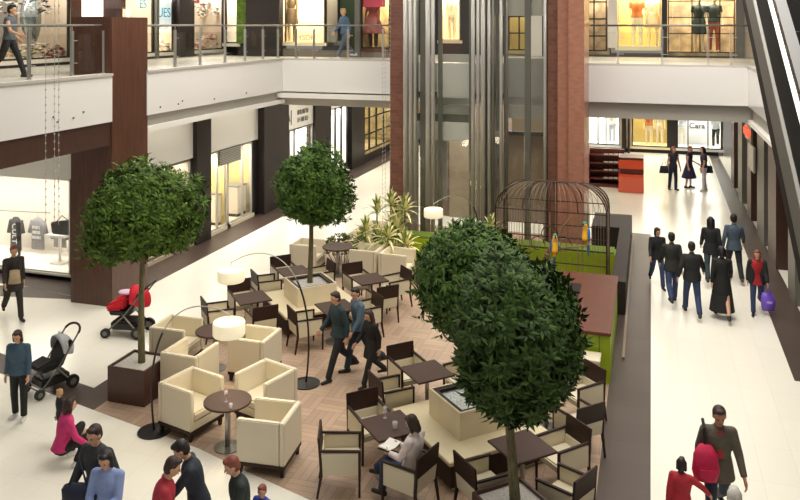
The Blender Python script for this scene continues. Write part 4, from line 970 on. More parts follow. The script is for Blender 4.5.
JEAN, BLK, NAVY, TEAL, DK = cm('denim', (44, 60, 96)), cm('black', (26, 26, 28)), cm('navy', (32, 36, 58)), cm('teal', (62, 88, 106)), cm('dark_teal', (34, 56, 62))
SHB, SHW = mat('shoe_black', (26, 24, 24), .4), mat('shoe_white', (214, 214, 212), .5)
def ZP(x, y): return (x, y, FZ)
# bottom left woman with a pushchair
person('person in a blue-teal sweater and black trousers standing beside the black and white pushchair', (*G(19, 419), FZ), -72, 1.52, STAND(head=(12, 0)), TEAL, BLK, SHW, HB, hairlen='bob', fem=1, coat=.06, wide=1.12)
person('person in a bright pink top crouching with the back to the viewer', (*G(61, 466), FZ), 52, 1.55, STAND(lean=12, hip=(118, 112), knee=(142, 138), foot=(8, 8), sh=(20, 20), ab=(16, 16), el=(30, 30), head=(-10, 0), splay=14), cm('pink', (200, 48, 112)), BLK, SHW, HB, hairlen='bob', fem=1, coat=.04)
person('small blond child in dark clothes standing in front of the crouching pink figure', (*G(61, 447), FZ), -120, .92, STAND(), BLK, BLK, SHB, HBL, wide=1.15, vox=.007)
x_, y_ = D(99, 9.80); person('person in a dark grey sweater with a navy bag, behind the one in light blue', (x_, y_, FZ), -92, 1.75, WALK(1, head=(8, 0)), cm('charcoal', (50, 52, 58)), BLK, SHB, HB, coat=.08)
x_, y_ = D(109, 9.45); person('person in a light blue jacket and dark scarf with hands together, at the bottom left', (x_, y_, FZ), -80, 1.60, WALK(-1, sh=(22, 22), el=(62, 62), inw=(35, 35), ab=(6, 6), head=(14, 0)), cm('light_blue', (140, 160, 208)), cm('grey_trousers', (74, 80, 92)), SHB, HD, hairlen='bob', fem=1, coat=.14)
x_, y_ = D(159, 9.15); person('person in a crimson jacket with brown hair at the bottom edge', (x_, y_, FZ), 30, 1.66, WALK(1, lean=10, head=(12, 0)), cm('crimson', (170, 44, 60)), BLK, SHB, HB, coat=.1)
x_, y_ = D(199, 9.6); person('person in a dark navy coat stretching an arm, next to the crimson jacket', (x_, y_, FZ), -150, 1.68, WALK(1, lean=14, sh=(40, 10), head=(20, 0)), cm('dark_navy', (36, 42, 54)), BLK, SHB, HD, coat=.2)
x_, y_ = D(243, 9.3); person('person in a dark green-black coat in front of the nearest cream armchair', (x_, y_, FZ), -140, 1.60, WALK(-1, lean=8, head=(14, 0)), cm('green_black', (30, 42, 40)), BLK, SHB, HRED, coat=.18)
x_, y_ = D(264, 9.6); person('child in a bright blue jacket at the bottom edge, below the nearest armchair', (x_, y_, FZ), -100, 1.08, WALK(1), cm('royal_blue', (44, 66, 170)), NAVY, SHB, HRED, wide=1.1)
# trio walking through the terrace
person('person in a dark teal sweater, left one of three walking through the terrace', (*G(339, 377), FZ), 232, 1.68, WALK(1, head=(6, 0)), DK, cm('near_black', (28, 28, 36)), SHB, HB, coat=.08)
person('person in a grey-blue shirt, middle one of three walking through the terrace', (*G(359, 372), FZ), 228, 1.66, WALK(-1, head=(6, 20)), cm('slate', (84, 104, 120)), cm('teal_jeans', (34, 54, 66)), SHB, HD, coat=.05)
person('long-haired person in black clothes, right one of three walking through the terrace', (*G(372, 383), FZ), 235, 1.42, WALK(1, head=(10, 0)), BLK, cm('black_trousers', (22, 24, 28)), SHB, HB, hairlen='long', fem=1, coat=.3)
# seated reader
sx_, sy_ = READ.location.x, READ.location.y; fd = math.degrees(READ.rotation_euler.z)+90; q_ = rad(fd)
rd, J_, dz_ = person('person in a white top and blue jeans sitting with crossed legs and reading a book', (sx_-.04*math.cos(q_), sy_-.04*math.sin(q_), FZ), fd, 1.60, STAND(lean=-8, hip=(88, 96), knee=(82, 52), foot=(0, 25), sh=(26, 26), ab=(8, 8), el=(58, 58), inw=(18, 18), head=(34, 0), splay=1), cm('white_top', (222, 208, 206)), JEAN, SHB, HB, fem=1, hairlen='bob', zoff=.545, vox=.007)
bk = thing('book', 'open white book held on the lap of the reading person', 'book', tuple(rd.matrix_world.translation) if False else rd.location, rd.rotation_euler.z)
wz = (J_['wri0']+J_['wri1'])/2+V(0, .09, .02)
for sgn in (-1, 1): m = MB(); m.bar(tuple(wz+V(0, 0, 0)), tuple(wz+V(sgn*.14, 0, .025)), .2, .012, up=(0, 0, 1)); m.build('page_block', mat('paper', (236, 234, 226), .6), bk)
m = MB(); m.bar(tuple(wz+V(-.15, 0, -.0)), tuple(wz+V(.15, 0, -.0)), .21, .006); m.build('cover', SHB, bk)
# women at the back
person('person in dark vest top and dark jeans, left one of three chatting at the back', (*G(673, 190), .001), -60, 1.76, STAND(ab=(12, 12)), cm('dark_vest', (44, 44, 60)), cm('dark_flares', (30, 38, 58)), SHB, HRED, sleeve=None, fem=1, hairlen='bob', vox=.012)
person('person in a navy knee-length dress, middle one of three chatting at the back', (*G(689, 188), .001), -20, 1.72, STAND(el=(60, 15)), cm('navy_top', (38, 34, 66)), None, SHB, HRED, sleeve=None, fem=1, skirt=(cm('navy_skirt', (36, 34, 72)), .52, .16), vox=.012)
person('person in dark top and pale lilac trousers, right one of three at the back', (*G(704, 191), .001), 190, 1.78, STAND(), cm('plum', (70, 52, 84)), cm('pale_lilac', (196, 192, 208)), SHW, HD, sleeve='short', fem=1, hairlen='bob', vox=.012)
# group on the right walkway
person('dark-haired person in a black jacket at the left edge of the right walkway', (*G(657, 286), FZ), -80, 1.56, WALK(1, head=(6, 30)), BLK, JEAN, SHB, HD, hairlen='bob', fem=1, coat=.1)
person('person in dark olive jacket and jeans, second from left on the right walkway', (*G(672, 303), FZ), 100, 1.70, WALK(-1), cm('olive_black', (38, 40, 34)), JEAN, SHB, HD, coat=.12)
person('stocky person in short black jacket and jeans in the middle of the right walkway', (*G(692, 315), FZ), 95, 1.72, WALK(1, ab=(20, 20), el=(35, 35)), BLK, cm('blue_jeans', (40, 56, 92)), SHB, HD, coat=.08, wide=1.15)
person('person with very long black hair walking away on the right walkway', (*G(711, 283), FZ), 90, 1.72, WALK(-1), cm('black_coat', (22, 22, 24)), DK, SHB, HD, hairlen='long', fem=1, coat=.15, wide=1.05)
person('person in a long black coat and long skirt in the middle of the right walkway', (*G(722, 318), FZ), 92, 1.66, WALK(1), cm('long_black_coat', (20, 20, 22)), None, SHB, HD, hairlen='bob', fem=1, skirt=(BLK, .72, .10), coat=.3)
person('person in a grey-blue jacket walking away beside the right-hand wall', (*G(734, 280), FZ), 95, 1.76, WALK(1, ab=(16, 16)), cm('grey_blue', (70, 84, 98)), BLK, SHB, HD, coat=.1)
wr, Jw, _ = person('person in a red sweater and open black jacket carrying a purple shopping bag', (*G(757, 313), FZ), -92, 1.50, WALK(-1, head=(4, 0)), cm('red_sweater', (168, 30, 40)), JEAN, SHB, HRED, fem=1, hairlen='bob', coat=.14)
m = MB(); s = 1.5/1.75
for i in (0, 1):
    a, b, d = Jw['sho%d' % i], Jw['elb%d' % i], Jw['wri%d' % i]; m.cap(a, b, .078*s, .066*s); m.cap(b, b+(d-b)*.9, .066*s, .052*s); sx = -1 if i == 0 else 1
    m.loft([(Jw['neck0']+V(sx*.09, -.02, -.03)*s, .075*s, .10*s, V(1, 0, 0), V(0, 1, 0)), (Jw['waist']+V(sx*.10, -.02, 0)*s, .095*s, .145*s, V(1, 0, 0), V(0, 1, 0)), (Jw['pel']+V(sx*.115, -.03, -.14)*s, .10*s, .175*s, V(1, 0, 0), V(0, 1, 0))], 14)
remesh(m, 'open_jacket', BLK, wr, .013)
gx, gy = wr.location.x+.22, wr.location.y-.10
pb = thing('shopping_bag', 'purple plastic shopping bag with a pale mark, hanging from a hand on the right walkway', 'bag', (gx, gy, .12))
PM = mat('purple_plastic', (126, 88, 220), .4); m = MB(); m.loft([(V(0, 0, 0), .13, .05, V(1, 0, 0), V(0, 1, 0)), (V(0, 0, .22), .16, .07, V(1, 0, 0), V(0, 1, 0)), (V(-.02, 0, .40), .11, .03, V(1, 0, 0), V(0, 1, 0))], 16); m.build('bag_body', PM, pb, smooth=True)
m = MB(); m.tube([(-.07, 0, .39), (-.05, 0, .52), (.03, 0, .52), (.05, 0, .39)], .012, 6); m.build('handles', PM, pb); m = MB(); m.lathe([(.05, 0), (.05, .005)], n=16); o = m.build('printed_mark', mat('lilac_print', (196, 176, 240), .5), pb); o.rotation_euler = (PI/2, 0, 0); o.location = (.02, -.068, .2); o.scale = (1.3, .6, 1)
# bottom right
x_, y_ = D(718, 10.23)
mr, Jm, _ = person('person in a brown-grey jacket over a red scarf, carrying a crimson backpack', (x_, y_, FZ), -84, 1.75, WALK(-1, ab=(14, 12), head=(10, 0)), cm('brown_grey', (92, 84, 72)), cm('dark_jeans', (34, 40, 58)), SHB, HB, coat=.16, vox=.007, skin=SKIN2)
m = MB(); m.bar(tuple(Jm['neck0']+V(0, .085, -.01)), tuple(Jm['waist']+V(0, .125, -.02)), .07, .03, up=(0, 1, 0)); m.build('red_scarf', cm('scarf_red', (176, 40, 50)), mr)
bp_ = thing('backpack', 'crimson backpack hanging in front of the brown-grey jacket', 'backpack', (x_-.17, y_-.17, .82), rad(6))
RB = cm('crimson_bag', (190, 24, 72)); m = MB(); m.loft([(V(0, -.06, 0), .14, .08, V(1, 0, 0), V(0, 1, 0)), (V(0, -.07, .12), .17, .10, V(1, 0, 0), V(0, 1, 0)), (V(0, -.06, .32), .15, .085, V(1, 0, 0), V(0, 1, 0)), (V(0, -.03, .42), .08, .05, V(1, 0, 0), V(0, 1, 0))], 16); m.build('bag_body', RB, bp_, smooth=True)
m = MB(); m.box(-.10, .10, -.19, -.14, .05, .2); m.build('front_pocket', RB, bp_, .02); m = MB(); m.tube([(0, 0, .38), (.0, .05, .60), (.0, .17, .66)], .02, 6); m.build('strap', BLK, bp_)
x_, y_ = D(681, 10.0); person('small child in a red coat with black hair holding out a hand to the adult', (x_, y_, FZ), 80, 1.15, WALK(1, ab=(10, 55), el=(15, 20)), cm('red_coat', (176, 40, 52)), cm('dark_red_trousers', (120, 40, 48)), SHB, HD, hairlen='bob', coat=.3, wide=1.1)
x_, y_ = D(735, 8.55); person('white-haired person of whom only the top of the head shows at the bottom edge', (x_, y_, FZ), 90, 1.62, WALK(1), cm('pale_grey', (196, 194, 188)), BLK, SHB, HG, coat=.1)
# left edge
person('blurred person in dark clothes with a pale bag, walking at the far left edge', (*G(13, 318), FZ), -35, 1.72, WALK(1, lean=6), cm('dark_brown', (52, 46, 44)), cm('dark_olive_trousers', (46, 42, 36)), SHB, HRED, coat=.25)
hb = thing('handbag', 'beige shoulder bag on the person at the far left edge', 'bag', (G(13, 318)[0]+.20, G(13, 318)[1]-.16, .85), .6); m = MB(); m.loft([(V(0, 0, 0), .13, .06, V(1, 0, 0), V(0, 1, 0)), (V(0, 0, .3), .10, .04, V(1, 0, 0), V(0, 1, 0))], 12); m.build('bag_body', cm('beige_bag', (190, 168, 136)), hb, smooth=True); m = MB(); m.tube([(-.08, 0, .28), (-.04, 0, .5), (.06, 0, .5), (.08, 0, .28)], .012, 6); m.build('strap', BLK, hb)
# upstairs
UZ = 5.421
x_ = -13.9; y_ = YX(9, x_); person('person in grey vest and black trousers on the upper walkway at the top left', (x_, y_, UZ), 20, 1.72, WALK(1, el=(60, 50)), cm('grey_vest', (84, 92, 98)), BLK, mat('shoe_brown', (70, 40, 30), .5), HD, sleeve=None, skin=SKIN, vox=.009)
x_ = XY(345, 26.0); person('person in a blue jacket and jeans strolling on the back balcony behind the glass railing', (x_, 26.0, UZ), -130, 1.86, WALK(1, head=(0, 10)), cm('blue_jacket', (72, 98, 126)), cm('grey_jeans', (84, 92, 112)), SHW, HBL, coat=.06, vox=.011)
# navy shoulder bag at bottom left, purse of the trio
x_, y_ = D(80, 9.5); hb = thing('shoulder_bag', 'big dark navy shoulder bag beside the dark grey sweater, bottom left', 'bag', (x_, y_-.05, .75), .3); m = MB(); m.loft([(V(0, 0, 0), .17, .08, V(1, 0, 0), V(0, 1, 0)), (V(0, 0, .3), .19, .09, V(1, 0, 0), V(0, 1, 0)), (V(0, 0, .36), .15, .05, V(1, 0, 0), V(0, 1, 0))], 14); m.build('bag_body', NAVY, hb, smooth=True); m = MB(); m.tube([(-.1, 0, .34), (.02, 0, .68), (.12, 0, .34)], .015, 6); m.build('strap', NAVY, hb)
for px, lab in ((664, 'dark handbag held by the left one of the three people at the back'), (708, 'dark handbag held by the right one of the three people at the back')):
    x_, y_ = G(px, 190); hb = thing('handbag', lab, 'bag', (x_, y_-.2, .72), .2, 'handbags of the three people at the back'); m = MB(); m.loft([(V(0, 0, 0), .19, .07, V(1, 0, 0), V(0, 1, 0)), (V(0, 0, .28), .15, .05, V(1, 0, 0), V(0, 1, 0))], 12); m.build('bag_body', NAVY, hb, smooth=True); m = MB(); m.tube([(-.1, 0, .26), (0, 0, .6), (.1, 0, .26)], .012, 5); m.build('strap', NAVY, hb)
# ================================================================= PUSHCHAIRS
def wheel(m, x, y, z, r, w, ax):
    a = Vector(ax)*w/2; m.tube([Vector((x, y, z))-a, Vector((x, y, z))+a], r, 18)
def pushchair(label, loc, deg, fab, hood, s=1.0, big=False):   # faces +Y local
    t = thing('pushchair', label, 'pushchair', loc, rad(deg-90)); fr = M_black
    for sx in (-1, 1):
        for yy_, r in ((.32, .09), (-.30, .12)):
            m = MB(); wheel(m, sx*.24, yy_, r, r, .05, (1, 0, 0)); w = m.build('wheel', fr, t); m = MB(); wheel(m, sx*.24, yy_, r, r*.5, .056, (1, 0, 0)); m.build('hub', M_steel_d, w)
    m = MB()
    for sx in (-1, 1):
        m.tube([(sx*.22, .32, .1), (sx*.22, -.02, .42), (sx*.22, -.42, .95)], .016, 7); m.tube([(sx*.22, -.30, .12), (sx*.22, .0, .45)], .016, 7)
    m.tube([(-.22, -.30, .12), (.22, -.30, .12)], .014, 6); m.tube([(-.22, .30, .12), (.22, .30, .12)], .014, 6); m.build('frame', M_steel_d, t)
    m = MB(); P = [(.22*math.cos(a), -.42-.10*math.sin(a)*1.0, .95+.10*math.sin(a)) for a in [PI*k/12 for k in range(13)]]; m.tube(P, .022, 8); m.build('handle', M_black, t)
    m = MB(); m.box(-.20, .20, -.28, .25, .14, .30); m.build('basket', M_black, t, .03)
    m = MB(); m.hexa([(-.2, -.12, .42), (.2, -.12, .42), (.2, .26, .42), (-.2, .26, .42), (-.2, -.12, .50), (.2, -.12, .50), (.2, .28, .52), (-.2, .28, .52)]); m.hexa([(-.2, -.14, .44), (.2, -.14, .44), (.2, -.06, .44), (-.2, -.06, .44), (-.2, -.34, .84), (.2, -.34, .84), (.2, -.27, .86), (-.2, -.27, .86)]); m.build('seat', M_black, t, .015)
    m = MB(); m.hexa([(-.19, .05, .50), (.19, .05, .50), (.19, .32, .46), (-.19, .32, .46), (-.19, .02, .60), (.19, .02, .60), (.19, .34, .53), (-.19, .34, .53)]); m.build('leg_cover', fab, t, .03)
    m = MB(); vs = []; n, k_ = 8, 10
    for i in range(n+1):
        a = rad(200-120*i/n)   # sweeps from behind to front
        for j in range(k_+1):
            b = PI*j/k_; r = .30; vs.append((.23*math.cos(b), -.17-r*math.cos(a)*-1*math.sin(b)*1.0 if False else -.14+r*math.cos(a)*math.sin(b), .66+r*math.sin(a)*math.sin(b)*1.0+.0))
    m.add(vs, [(i*(k_+1)+j, i*(k_+1)+j+1, (i+1)*(k_+1)+j+1, (i+1)*(k_+1)+j) for i in range(n) for j in range(k_)]); o = m.build('hood', hood, t, smooth=True); sd = o.modifiers.new('s', 'SOLIDIFY'); sd.thickness = .015
    return t
GREYF = cm('pushchair_grey', (176, 178, 182)); REDF = cm('pushchair_red', (206, 24, 44))
pushchair('black and light grey pushchair with oval handle beside the teal sweater', (*G(50, 390), .004), 250, BLK, GREYF)
cb = thing('carrier_bag', 'white carrier bag with a red mark hanging from the black and grey pushchair', 'bag', (*G(63, 376), .42), .4)
m = MB(); m.loft([(V(0, 0, 0), .12, .07, V(1, 0, 0), V(0, 1, 0)), (V(0, 0, .2), .15, .08, V(1, 0, 0), V(0, 1, 0)), (V(-.04, 0, .42), .05, .03, V(1, 0, 0), V(0, 1, 0))], 14); m.build('bag_body', mat('white_plastic', (222, 222, 226), .5), cb, smooth=True)
m = MB(); m.ell((.06, -.075, .12), .04, .012, .05); m.build('red_mark', mat('red_print', (214, 60, 70), .5), cb, smooth=True)
pushchair('red pushchair with black base behind the left tree trunk', (*G(128, 334), .004), 190, REDF, REDF); pc2 = bpy.context.scene.objects['pushchair.001']; pc2.scale = (1.15, 1.15, 1.1)
bl = MB(); bl.hexa([(-.28, -.1, .0), (.28, -.1, .0), (.3, .3, -.06), (-.3, .3, -.06), (-.26, -.1, .22), (.26, -.1, .22), (.27, .3, .06), (-.27, .3, .06)])
o = bl.build('blanket', REDF, None, .04); o.location = (*G(127, 332), .60); o.scale = (1.1, 1.1, 1.1); o.rotation_euler = (0, 0, rad(100)); tag(o, 'red padded blanket spread over the red pushchair', 'blanket')
bl = MB(); bl.ell((0, 0, 0), .2, .14, .05); o = bl.build('pillow', mat('pale_pink', (226, 196, 216), .7), None, 0, True); o.location = (*G(118, 318), .68+.06); tag(o, 'pale pink pillow lying on the red pushchair', 'pillow')
o.location = (*G(127, 332), .86)
# ================================================================= MANNEQUINS, CLOTHES AND DISPLAYS
MW = mat('mannequin_cream', (232, 216, 180), .5); MWW = mat('mannequin_white', (228, 228, 226), .4)
def manq(label, x, y, z, deg, top=None, bottom=None, skirt=None, skin=MW, h=1.88, grp='mannequins in the shop windows', **kw):
    person(label, (x, y, z), deg, h, STAND(**kw), top, bottom, None, None, skin=skin, vox=.016, mannequin=True, cat='mannequin', skirt=skirt, group=grp, sleeve='short' if top else 'long', fem=1)
OR = cm('orange_blouse', (196, 110, 50)); WHc = cm('white_cloth', (226, 218, 200)); FL = cm('beige_pattern', (206, 178, 140)); GRN = cm('dark_green', (46, 58, 50)); ORT = cm('rust', (170, 84, 40))
MH = 2.12
K = 31.6
manq('mannequin in an orange blouse and white trousers in the upper olive window', XY(637, K), K, 5.78, -90, OR, WHc, el=(70, 20), h=MH)
manq('mannequin in a patterned cream dress in the upper olive window', XY(653, K), K, 5.78, -80, WHc, None, (FL, .34, .06), h=MH)
manq('mannequin in a short dark dress in the upper quilted window', XY(699, K), K, 5.60, -90, GRN, None, (GRN, .38, .04), skin=MW, h=MH)
manq('mannequin in a dark green jacket and rust trousers in the upper quilted window', XY(714, K), K, 5.60, -85, GRN, ORT, h=MH)
manq('mannequin in white in the narrow lit window behind the left glass lift', XY(452, 31.5), 31.5, 6.0, -90, WHc, WHc)
K = 28.0
manq('mannequin in a brown feathered dress in the peach balcony window', XY(291, K), K, 5.95, -80, None, None, (cm('brown_dress', (96, 76, 50)), .36, .06), skin=mat('mannequin_bronze', (120, 100, 66), .5), h=MH)
manq('dark red caped mannequin in the gold balcony window', XY(373, K), K, 5.75, -90, cm('dark_red', (90, 36, 34)), cm('dark_red2', (80, 34, 32)), (cm('dark_red3', (96, 40, 38)), .5, .22), skin=mat('mannequin_dark', (90, 50, 40), .5), h=MH)
K = 43.9
manq('mannequin in an orange top and cream trousers in the golden ground floor window', XY(649, K), K, .3, -90, OR, WHc, grp='mannequins in the ground floor windows')
manq('mannequin in a cream coat in the golden ground floor window', XY(660, K), K, .3, -90, WHc, WHc, grp='mannequins in the ground floor windows')
manq('white mannequin in the ground floor window left of the golden one', XY(612, K), K, .3, -90, WHc, cm('greyw', (190, 190, 196)), skin=MWW, grp='mannequins in the ground floor windows')
manq('white crouching mannequin at the right end of the far ground floor window', XY(716, K), K, .3, -100, cm('greyw', (190, 190, 196)), BLK, skin=MWW, grp='mannequins in the ground floor windows', lean=20, hip=(50, 20), knee=(60, 30))
manq('pale mannequin at the left end of the white ground floor window', XY(682, K), K, .3, -80, cm('greyw', (190, 190, 196)), WHc, skin=MWW, grp='mannequins in the ground floor windows')
K = -13.8
manq('mannequin with a bag in the left ground floor window, behind the right glass pane', K, YX(240, K), .12, 0, WHc, cm('patterned_trousers', (150, 140, 110)))
manq('mannequin in white at the right end of the left ground floor window', K, YX(248, K), .12, -20, WHc, WHc)
# white counters inside the left shop windows
for px, lab in ((215, 'left pale display counter in the left ground floor window'), (234, 'right pale display counter in the left ground floor window')):
    Yq = YX(px, -13.6); t = thing('display_counter', lab, 'display counter', (-13.6, Yq, .12)); bx(-.3, .3, -.3, .3, .1, 1.0).build('body', mat('counter_pale', (226, 214, 196), .5), t); bx(-.32, .32, -.32, .32, 1.0, 1.04).build('top', M_steel_d, t); bx(-.28, .28, -.28, .28, 0, .1).build('plinth', M_black, t)
t = thing('pink_sofa_seat', 'bright pink round seat in the left ground floor window', 'seat', (-13.95, YX(213, -13.95), 1.2)); t.name = 'pink_banner'; t['label'] = 'bright pink hanging panel in the left ground floor window'; t['category'] = 'hanging panel'
bx(-.02, .02, -.35, .35, 0, .55).build('panel', mat('hot_pink', (240, 70, 130), .6), t); bx(-.01, .01, -.01, .01, .55, 1.2).build('hanging_wire', M_black, t)
# sign boards upstairs
def board(name, label, cat, plane, k, a, b, z0, z1, m, t_=.03):
    o = (bx(k, k+t_, a, b, z0, z1) if plane == 'X' else bx(a, b, k-t_, k, z0, z1)).build(name, m); return tag(o, label, cat)
K = 27.95
board('hanging_sign', 'pink hanging sign above the dark red caped mannequin', 'sign', 'Y', K-.3, XY(361, K), XY(388, K), ZZ(7, -9, K), 8.5, mat('pink_sign', (226, 84, 110), .6))
t = board('notice_board', 'pale notice board in the dark window of the back balcony', 'notice board', 'Y', 27.7, XY(327, 27.7), XY(336, 27.7), ZZ(42, -11.5, 27.7), ZZ(28, -11.5, 27.7), M_grey)
board('counter_top', 'pale counter standing in the dark window of the back balcony', 'counter', 'Y', 28.6, XY(331, 28.3), XY(346, 28.3), 5.8, 6.0, M_grey, .5)
def marks(m, parent, rows, w, h, loc, rot, seed=1):   # rows of letter-like strokes too small to read
    R_ = random.Random(seed); b = MB()
    for r_ in range(rows):
        x_ = -w/2
        while x_ < w/2-.02:
            k = R_.uniform(.05, .09)*w/.6; z_ = (rows/2-r_-.5)*h
            b.box(x_, x_+k*.25, z_-h*.3, z_+h*.3, -.004, .004)
            if R_.random() < .7: zz_ = z_+R_.choice((-.25, 0, .25))*h; b.box(x_, x_+k*.75, zz_-h*.05, zz_+h*.05, -.004, .004)
            if R_.random() < .5: b.box(x_+k*.55, x_+k*.75, z_-h*.3, z_+h*.3, -.004, .004)
            x_ += k
    o = b.build('letters', m, parent); o.location = loc; o.rotation_euler = rot; return o
def words(label, txt, size, m, loc, rot, sx=1, cat='lettering', name='shop_lettering'):
    t = thing(name, label, cat, loc); o = text_mesh(txt, size, 'letters', m, t, (0, 0, 0), rot, .008, sx); return t
M_txt = mat('lettering_grey', (96, 94, 92), .5); M_cy = mat('lettering_cyan', (60, 176, 214), .5, emit=(60, 176, 214), es=.3)
words('small grey lettering low in the peach balcony window', 'YSOF', .28, M_txt, (XY(306, 28.5), 28.5, ZZ(38, XY(306, 28.5), 28.5)), (PI/2, 0, 0))
RX = (PI/2, 0, PI/2)
yb = YX(290, -13.04); words('large grey letters on the white shop bulkhead below the balcony corner', 'A|', .62, M_txt, (-13.085, yb, ZZ(117, -13.08, yb)), RX); tl = thing('shop_lettering', 'two lines of small grey letters on the white shop bulkhead', 'lettering', (-13.085, YX(304, -13.04), ZZ(115, -13.08, YX(304, -13.04)))); marks(M_txt, tl, 2, 1.0, .30, (0, 0, 0), RX, 4)
yb = YX(336, -13.0); tl = thing('shop_lettering', 'small lettering on the bulkhead of the second far left shop', 'lettering', (-13.085, yb, ZZ(112.5, -13.08, yb))); marks(M_txt, tl, 1, .8, .35, (0, 0, 0), RX, 6)
# round white sign with cyan letters
K = -17.05; t = thing('round_sign', 'round white sign with cyan letters in the upper left window', 'sign', (K, YX(163, K), ZZ(13, K, YX(163, K))))
m = MB(); m.tube([(0, 0, 0), (.04, 0, 0)], .62, 36); m.build('disc', mat('sign_white', (240, 246, 248), .4, emit=(240, 246, 248), es=.5), t); text_mesh('UES', .5, 'letters', M_cy, t, (.05, 0, 0), RX, .006)
K = -17.1
for px, tx, lab in ((143, 'ES', 'cyan letters at the top of the upper left window, above two mannequins'), (231, 'B', 'cyan letters at the top of the narrow upper left window')):
    if px == 231: words(lab, tx, .4, M_cy, (XY(231, 27.9), 27.9, 7.4), (PI/2, 0, 0))
    else: words(lab, tx, .45, M_cy, (K, YX(px, K), 7.35), RX)
K = -18.0
manq('left white mannequin posing in the upper left window beside the brown column', K, YX(130, K), 5.62, 0, WHc, WHc, skin=MWW, sh=(60, 20)); manq('right white mannequin posing in the upper left window beside the brown column', K, YX(142, K), 5.62, -30, cm('beige_dress', (214, 196, 170)), WHc, skin=MWW)
manq('gold-dressed mannequin at the right end of the top left window', -17.6, YX(66, -17.6), 5.62, -20, cm('gold_dress', (190, 170, 120)), None, (cm('gold_dress', (190, 170, 120)), .7, .08), skin=MWW)
# flower heaps and a big silver ball in the upper windows
def flowers(label, X, Y, z, rx, ry, rz, cols, n, seed):
    R = random.Random(seed); t = thing('flower_arrangement', label, 'flowers', (X, Y, z)); m = [MB() for _ in cols]
    for i in range(n):
        a = R.random()*6.28; e = math.asin(R.uniform(-.2, 1)); p = Vector((math.cos(a)*math.cos(e)*rx, math.sin(a)*math.cos(e)*ry, math.sin(e)*rz+.05)); q_ = R.randrange(len(cols)); r = R.uniform(.05, .10)
        m[q_].lathe([(.01, -r*.4), (r, r*.2), (r*.7, r*.3), (.01, .02)], tuple(p), 6)
    for mm, c_ in zip(m, cols): mm.build('blossoms', c_, t)
FW, FR, FG, FP = mat('petal_white', (240, 236, 230), .6), mat('petal_red', (150, 50, 44), .6), mat('foliage_green', (90, 110, 60), .7), mat('petal_blush', (226, 190, 170), .6)
flowers('white blossom cloud hanging at the top of the top left window', -17.5, YX(22, -17.5), 7.0, .4, 1.0, .6, (FW, FW, M_black), 130, 1)
flowers('heap of blush flowers on the floor of the top left window', -17.4, YX(38, -17.4), 5.66, .35, 1.1, .35, (FP, FW, FG), 110, 2); flowers('heap of red flowers on the floor of the top left window, right end', -17.4, YX(62, -17.4), 5.66, .3, .6, .3, (FR, FW, FR), 80, 3)
flowers('heap of pale flowers on the sill below the round sign', -17.4, YX(166, -17.4), 5.66, .3, .6, .42, (FP, FW, FG), 80, 4); flowers('white blossom cloud at the top of the window right of the dark pier upstairs', -17.5, YX(214, -17.5), 7.0, .35, 1.1, .55, (FW, FW, FG), 120, 5)
flowers('heap of pink and white flowers in the window right of the dark pier upstairs', -17.4, YX(212, -17.4), 5.66, .35, 1.3, .5, (FP, FW, FR), 130, 6); flowers('dark red blossoms hanging at the window edge beside the dark pier upstairs', -17.5, YX(195, -17.5), 7.3, .3, .5, .4, (FR, FW), 60, 7)
SB = mat('silver_grey', (150, 160, 160), .18, .8)
for px, zc_, r, lab in ((42, 6.9, .85, 'big silver oval prop in the top left window'), (205, 6.75, .72, 'big dark silver oval prop in the window right of the dark pier upstairs')):
    m = MB(); Yq = YX(px, -18.3); m.ell((0, 0, 0), .35, r, .95, 28, 18); o = m.build('oval_prop', SB, None, 0, True); o.location = (-18.3, Yq, zc_); tag(o, lab, 'window prop', 'silver oval window props')
    struct('wall_prop_stand', bx(-18.4, -18.2, Yq-.1, Yq+.1, 5.6, zc_-.85), M_steel_d)
lbx = board('light_box', 'glowing white light box on the brown panel above the big brown column', 'light box', 'Y', 19.6, XY(82, 19.55), XY(102, 19.55), ZZ(16.5, -15, 19.55), 7.4, mat('lightbox_white', (255, 252, 248), .5, emit=(255, 250, 245), es=1.6), .06)
# poster figure in the far ground window, and frames
K = 44.1; board('window_poster', 'white poster with a small black script word in the far right ground floor window', 'poster', 'Y', K, XY(688, K), XY(706, K), .9, 2.6, mat('poster_white', (236, 238, 242), .5)); words('small black script on the white poster in the far ground floor window', 'Cara', .4, M_black, (XY(697, K), K-.05, 1.35), (PI/2, 0, 0))
# near left shop: shirts, trousers leg, black bag
K = 18.15
def shirt(label, px, w, z0, z1, m_, txt=None, sx=1):
    X_ = XY(px, K); t = thing('hanging_shirt', label, 'shirt', (X_, K, z0), 0, 'shirts hanging in the near left window'); h = z1-z0; m = MB()
    m.loft([(V(0, 0, 0), w*.5, .05, V(1, 0, 0), V(0, 1, 0)), (V(0, 0, h*.55), w*.46, .055, V(1, 0, 0), V(0, 1, 0)), (V(0, 0, h*.88), w*.5, .05, V(1, 0, 0), V(0, 1, 0)), (V(0, 0, h), w*.2, .035, V(1, 0, 0), V(0, 1, 0))], 16); m.build('shirt_body', m_, t, smooth=True)
    for s_ in (-1, 1): m = MB(); m.tube([(s_*w*.38, 0, h*.9), (s_*w*.62, 0, h*.52)], [.07, .06], 8); m.build('sleeve', m_, t, smooth=True)
    m = MB(); m.tube([(0, 0, h), (0, 0, h+.12)], .006, 5); m.build('hanger_hook', M_steel, t)
    if isinstance(txt, int): marks(mat('print_white', (232, 230, 226), .6), t, txt, w*.62, .14, (0, -.062, h*.55), (PI/2, 0, 0), 9)
    elif txt: text_mesh(txt, .23, 'printed_letters', mat('print_white', (232, 230, 226), .6), t, (0, -.062, h*.52), (PI/2, PI/2, 0) if '\n' not in txt else (PI/2, 0, 0), .003, sx)
GRS = cm('shirt_grey', (136, 134, 134)); DGS = cm('shirt_dark', (70, 68, 68))
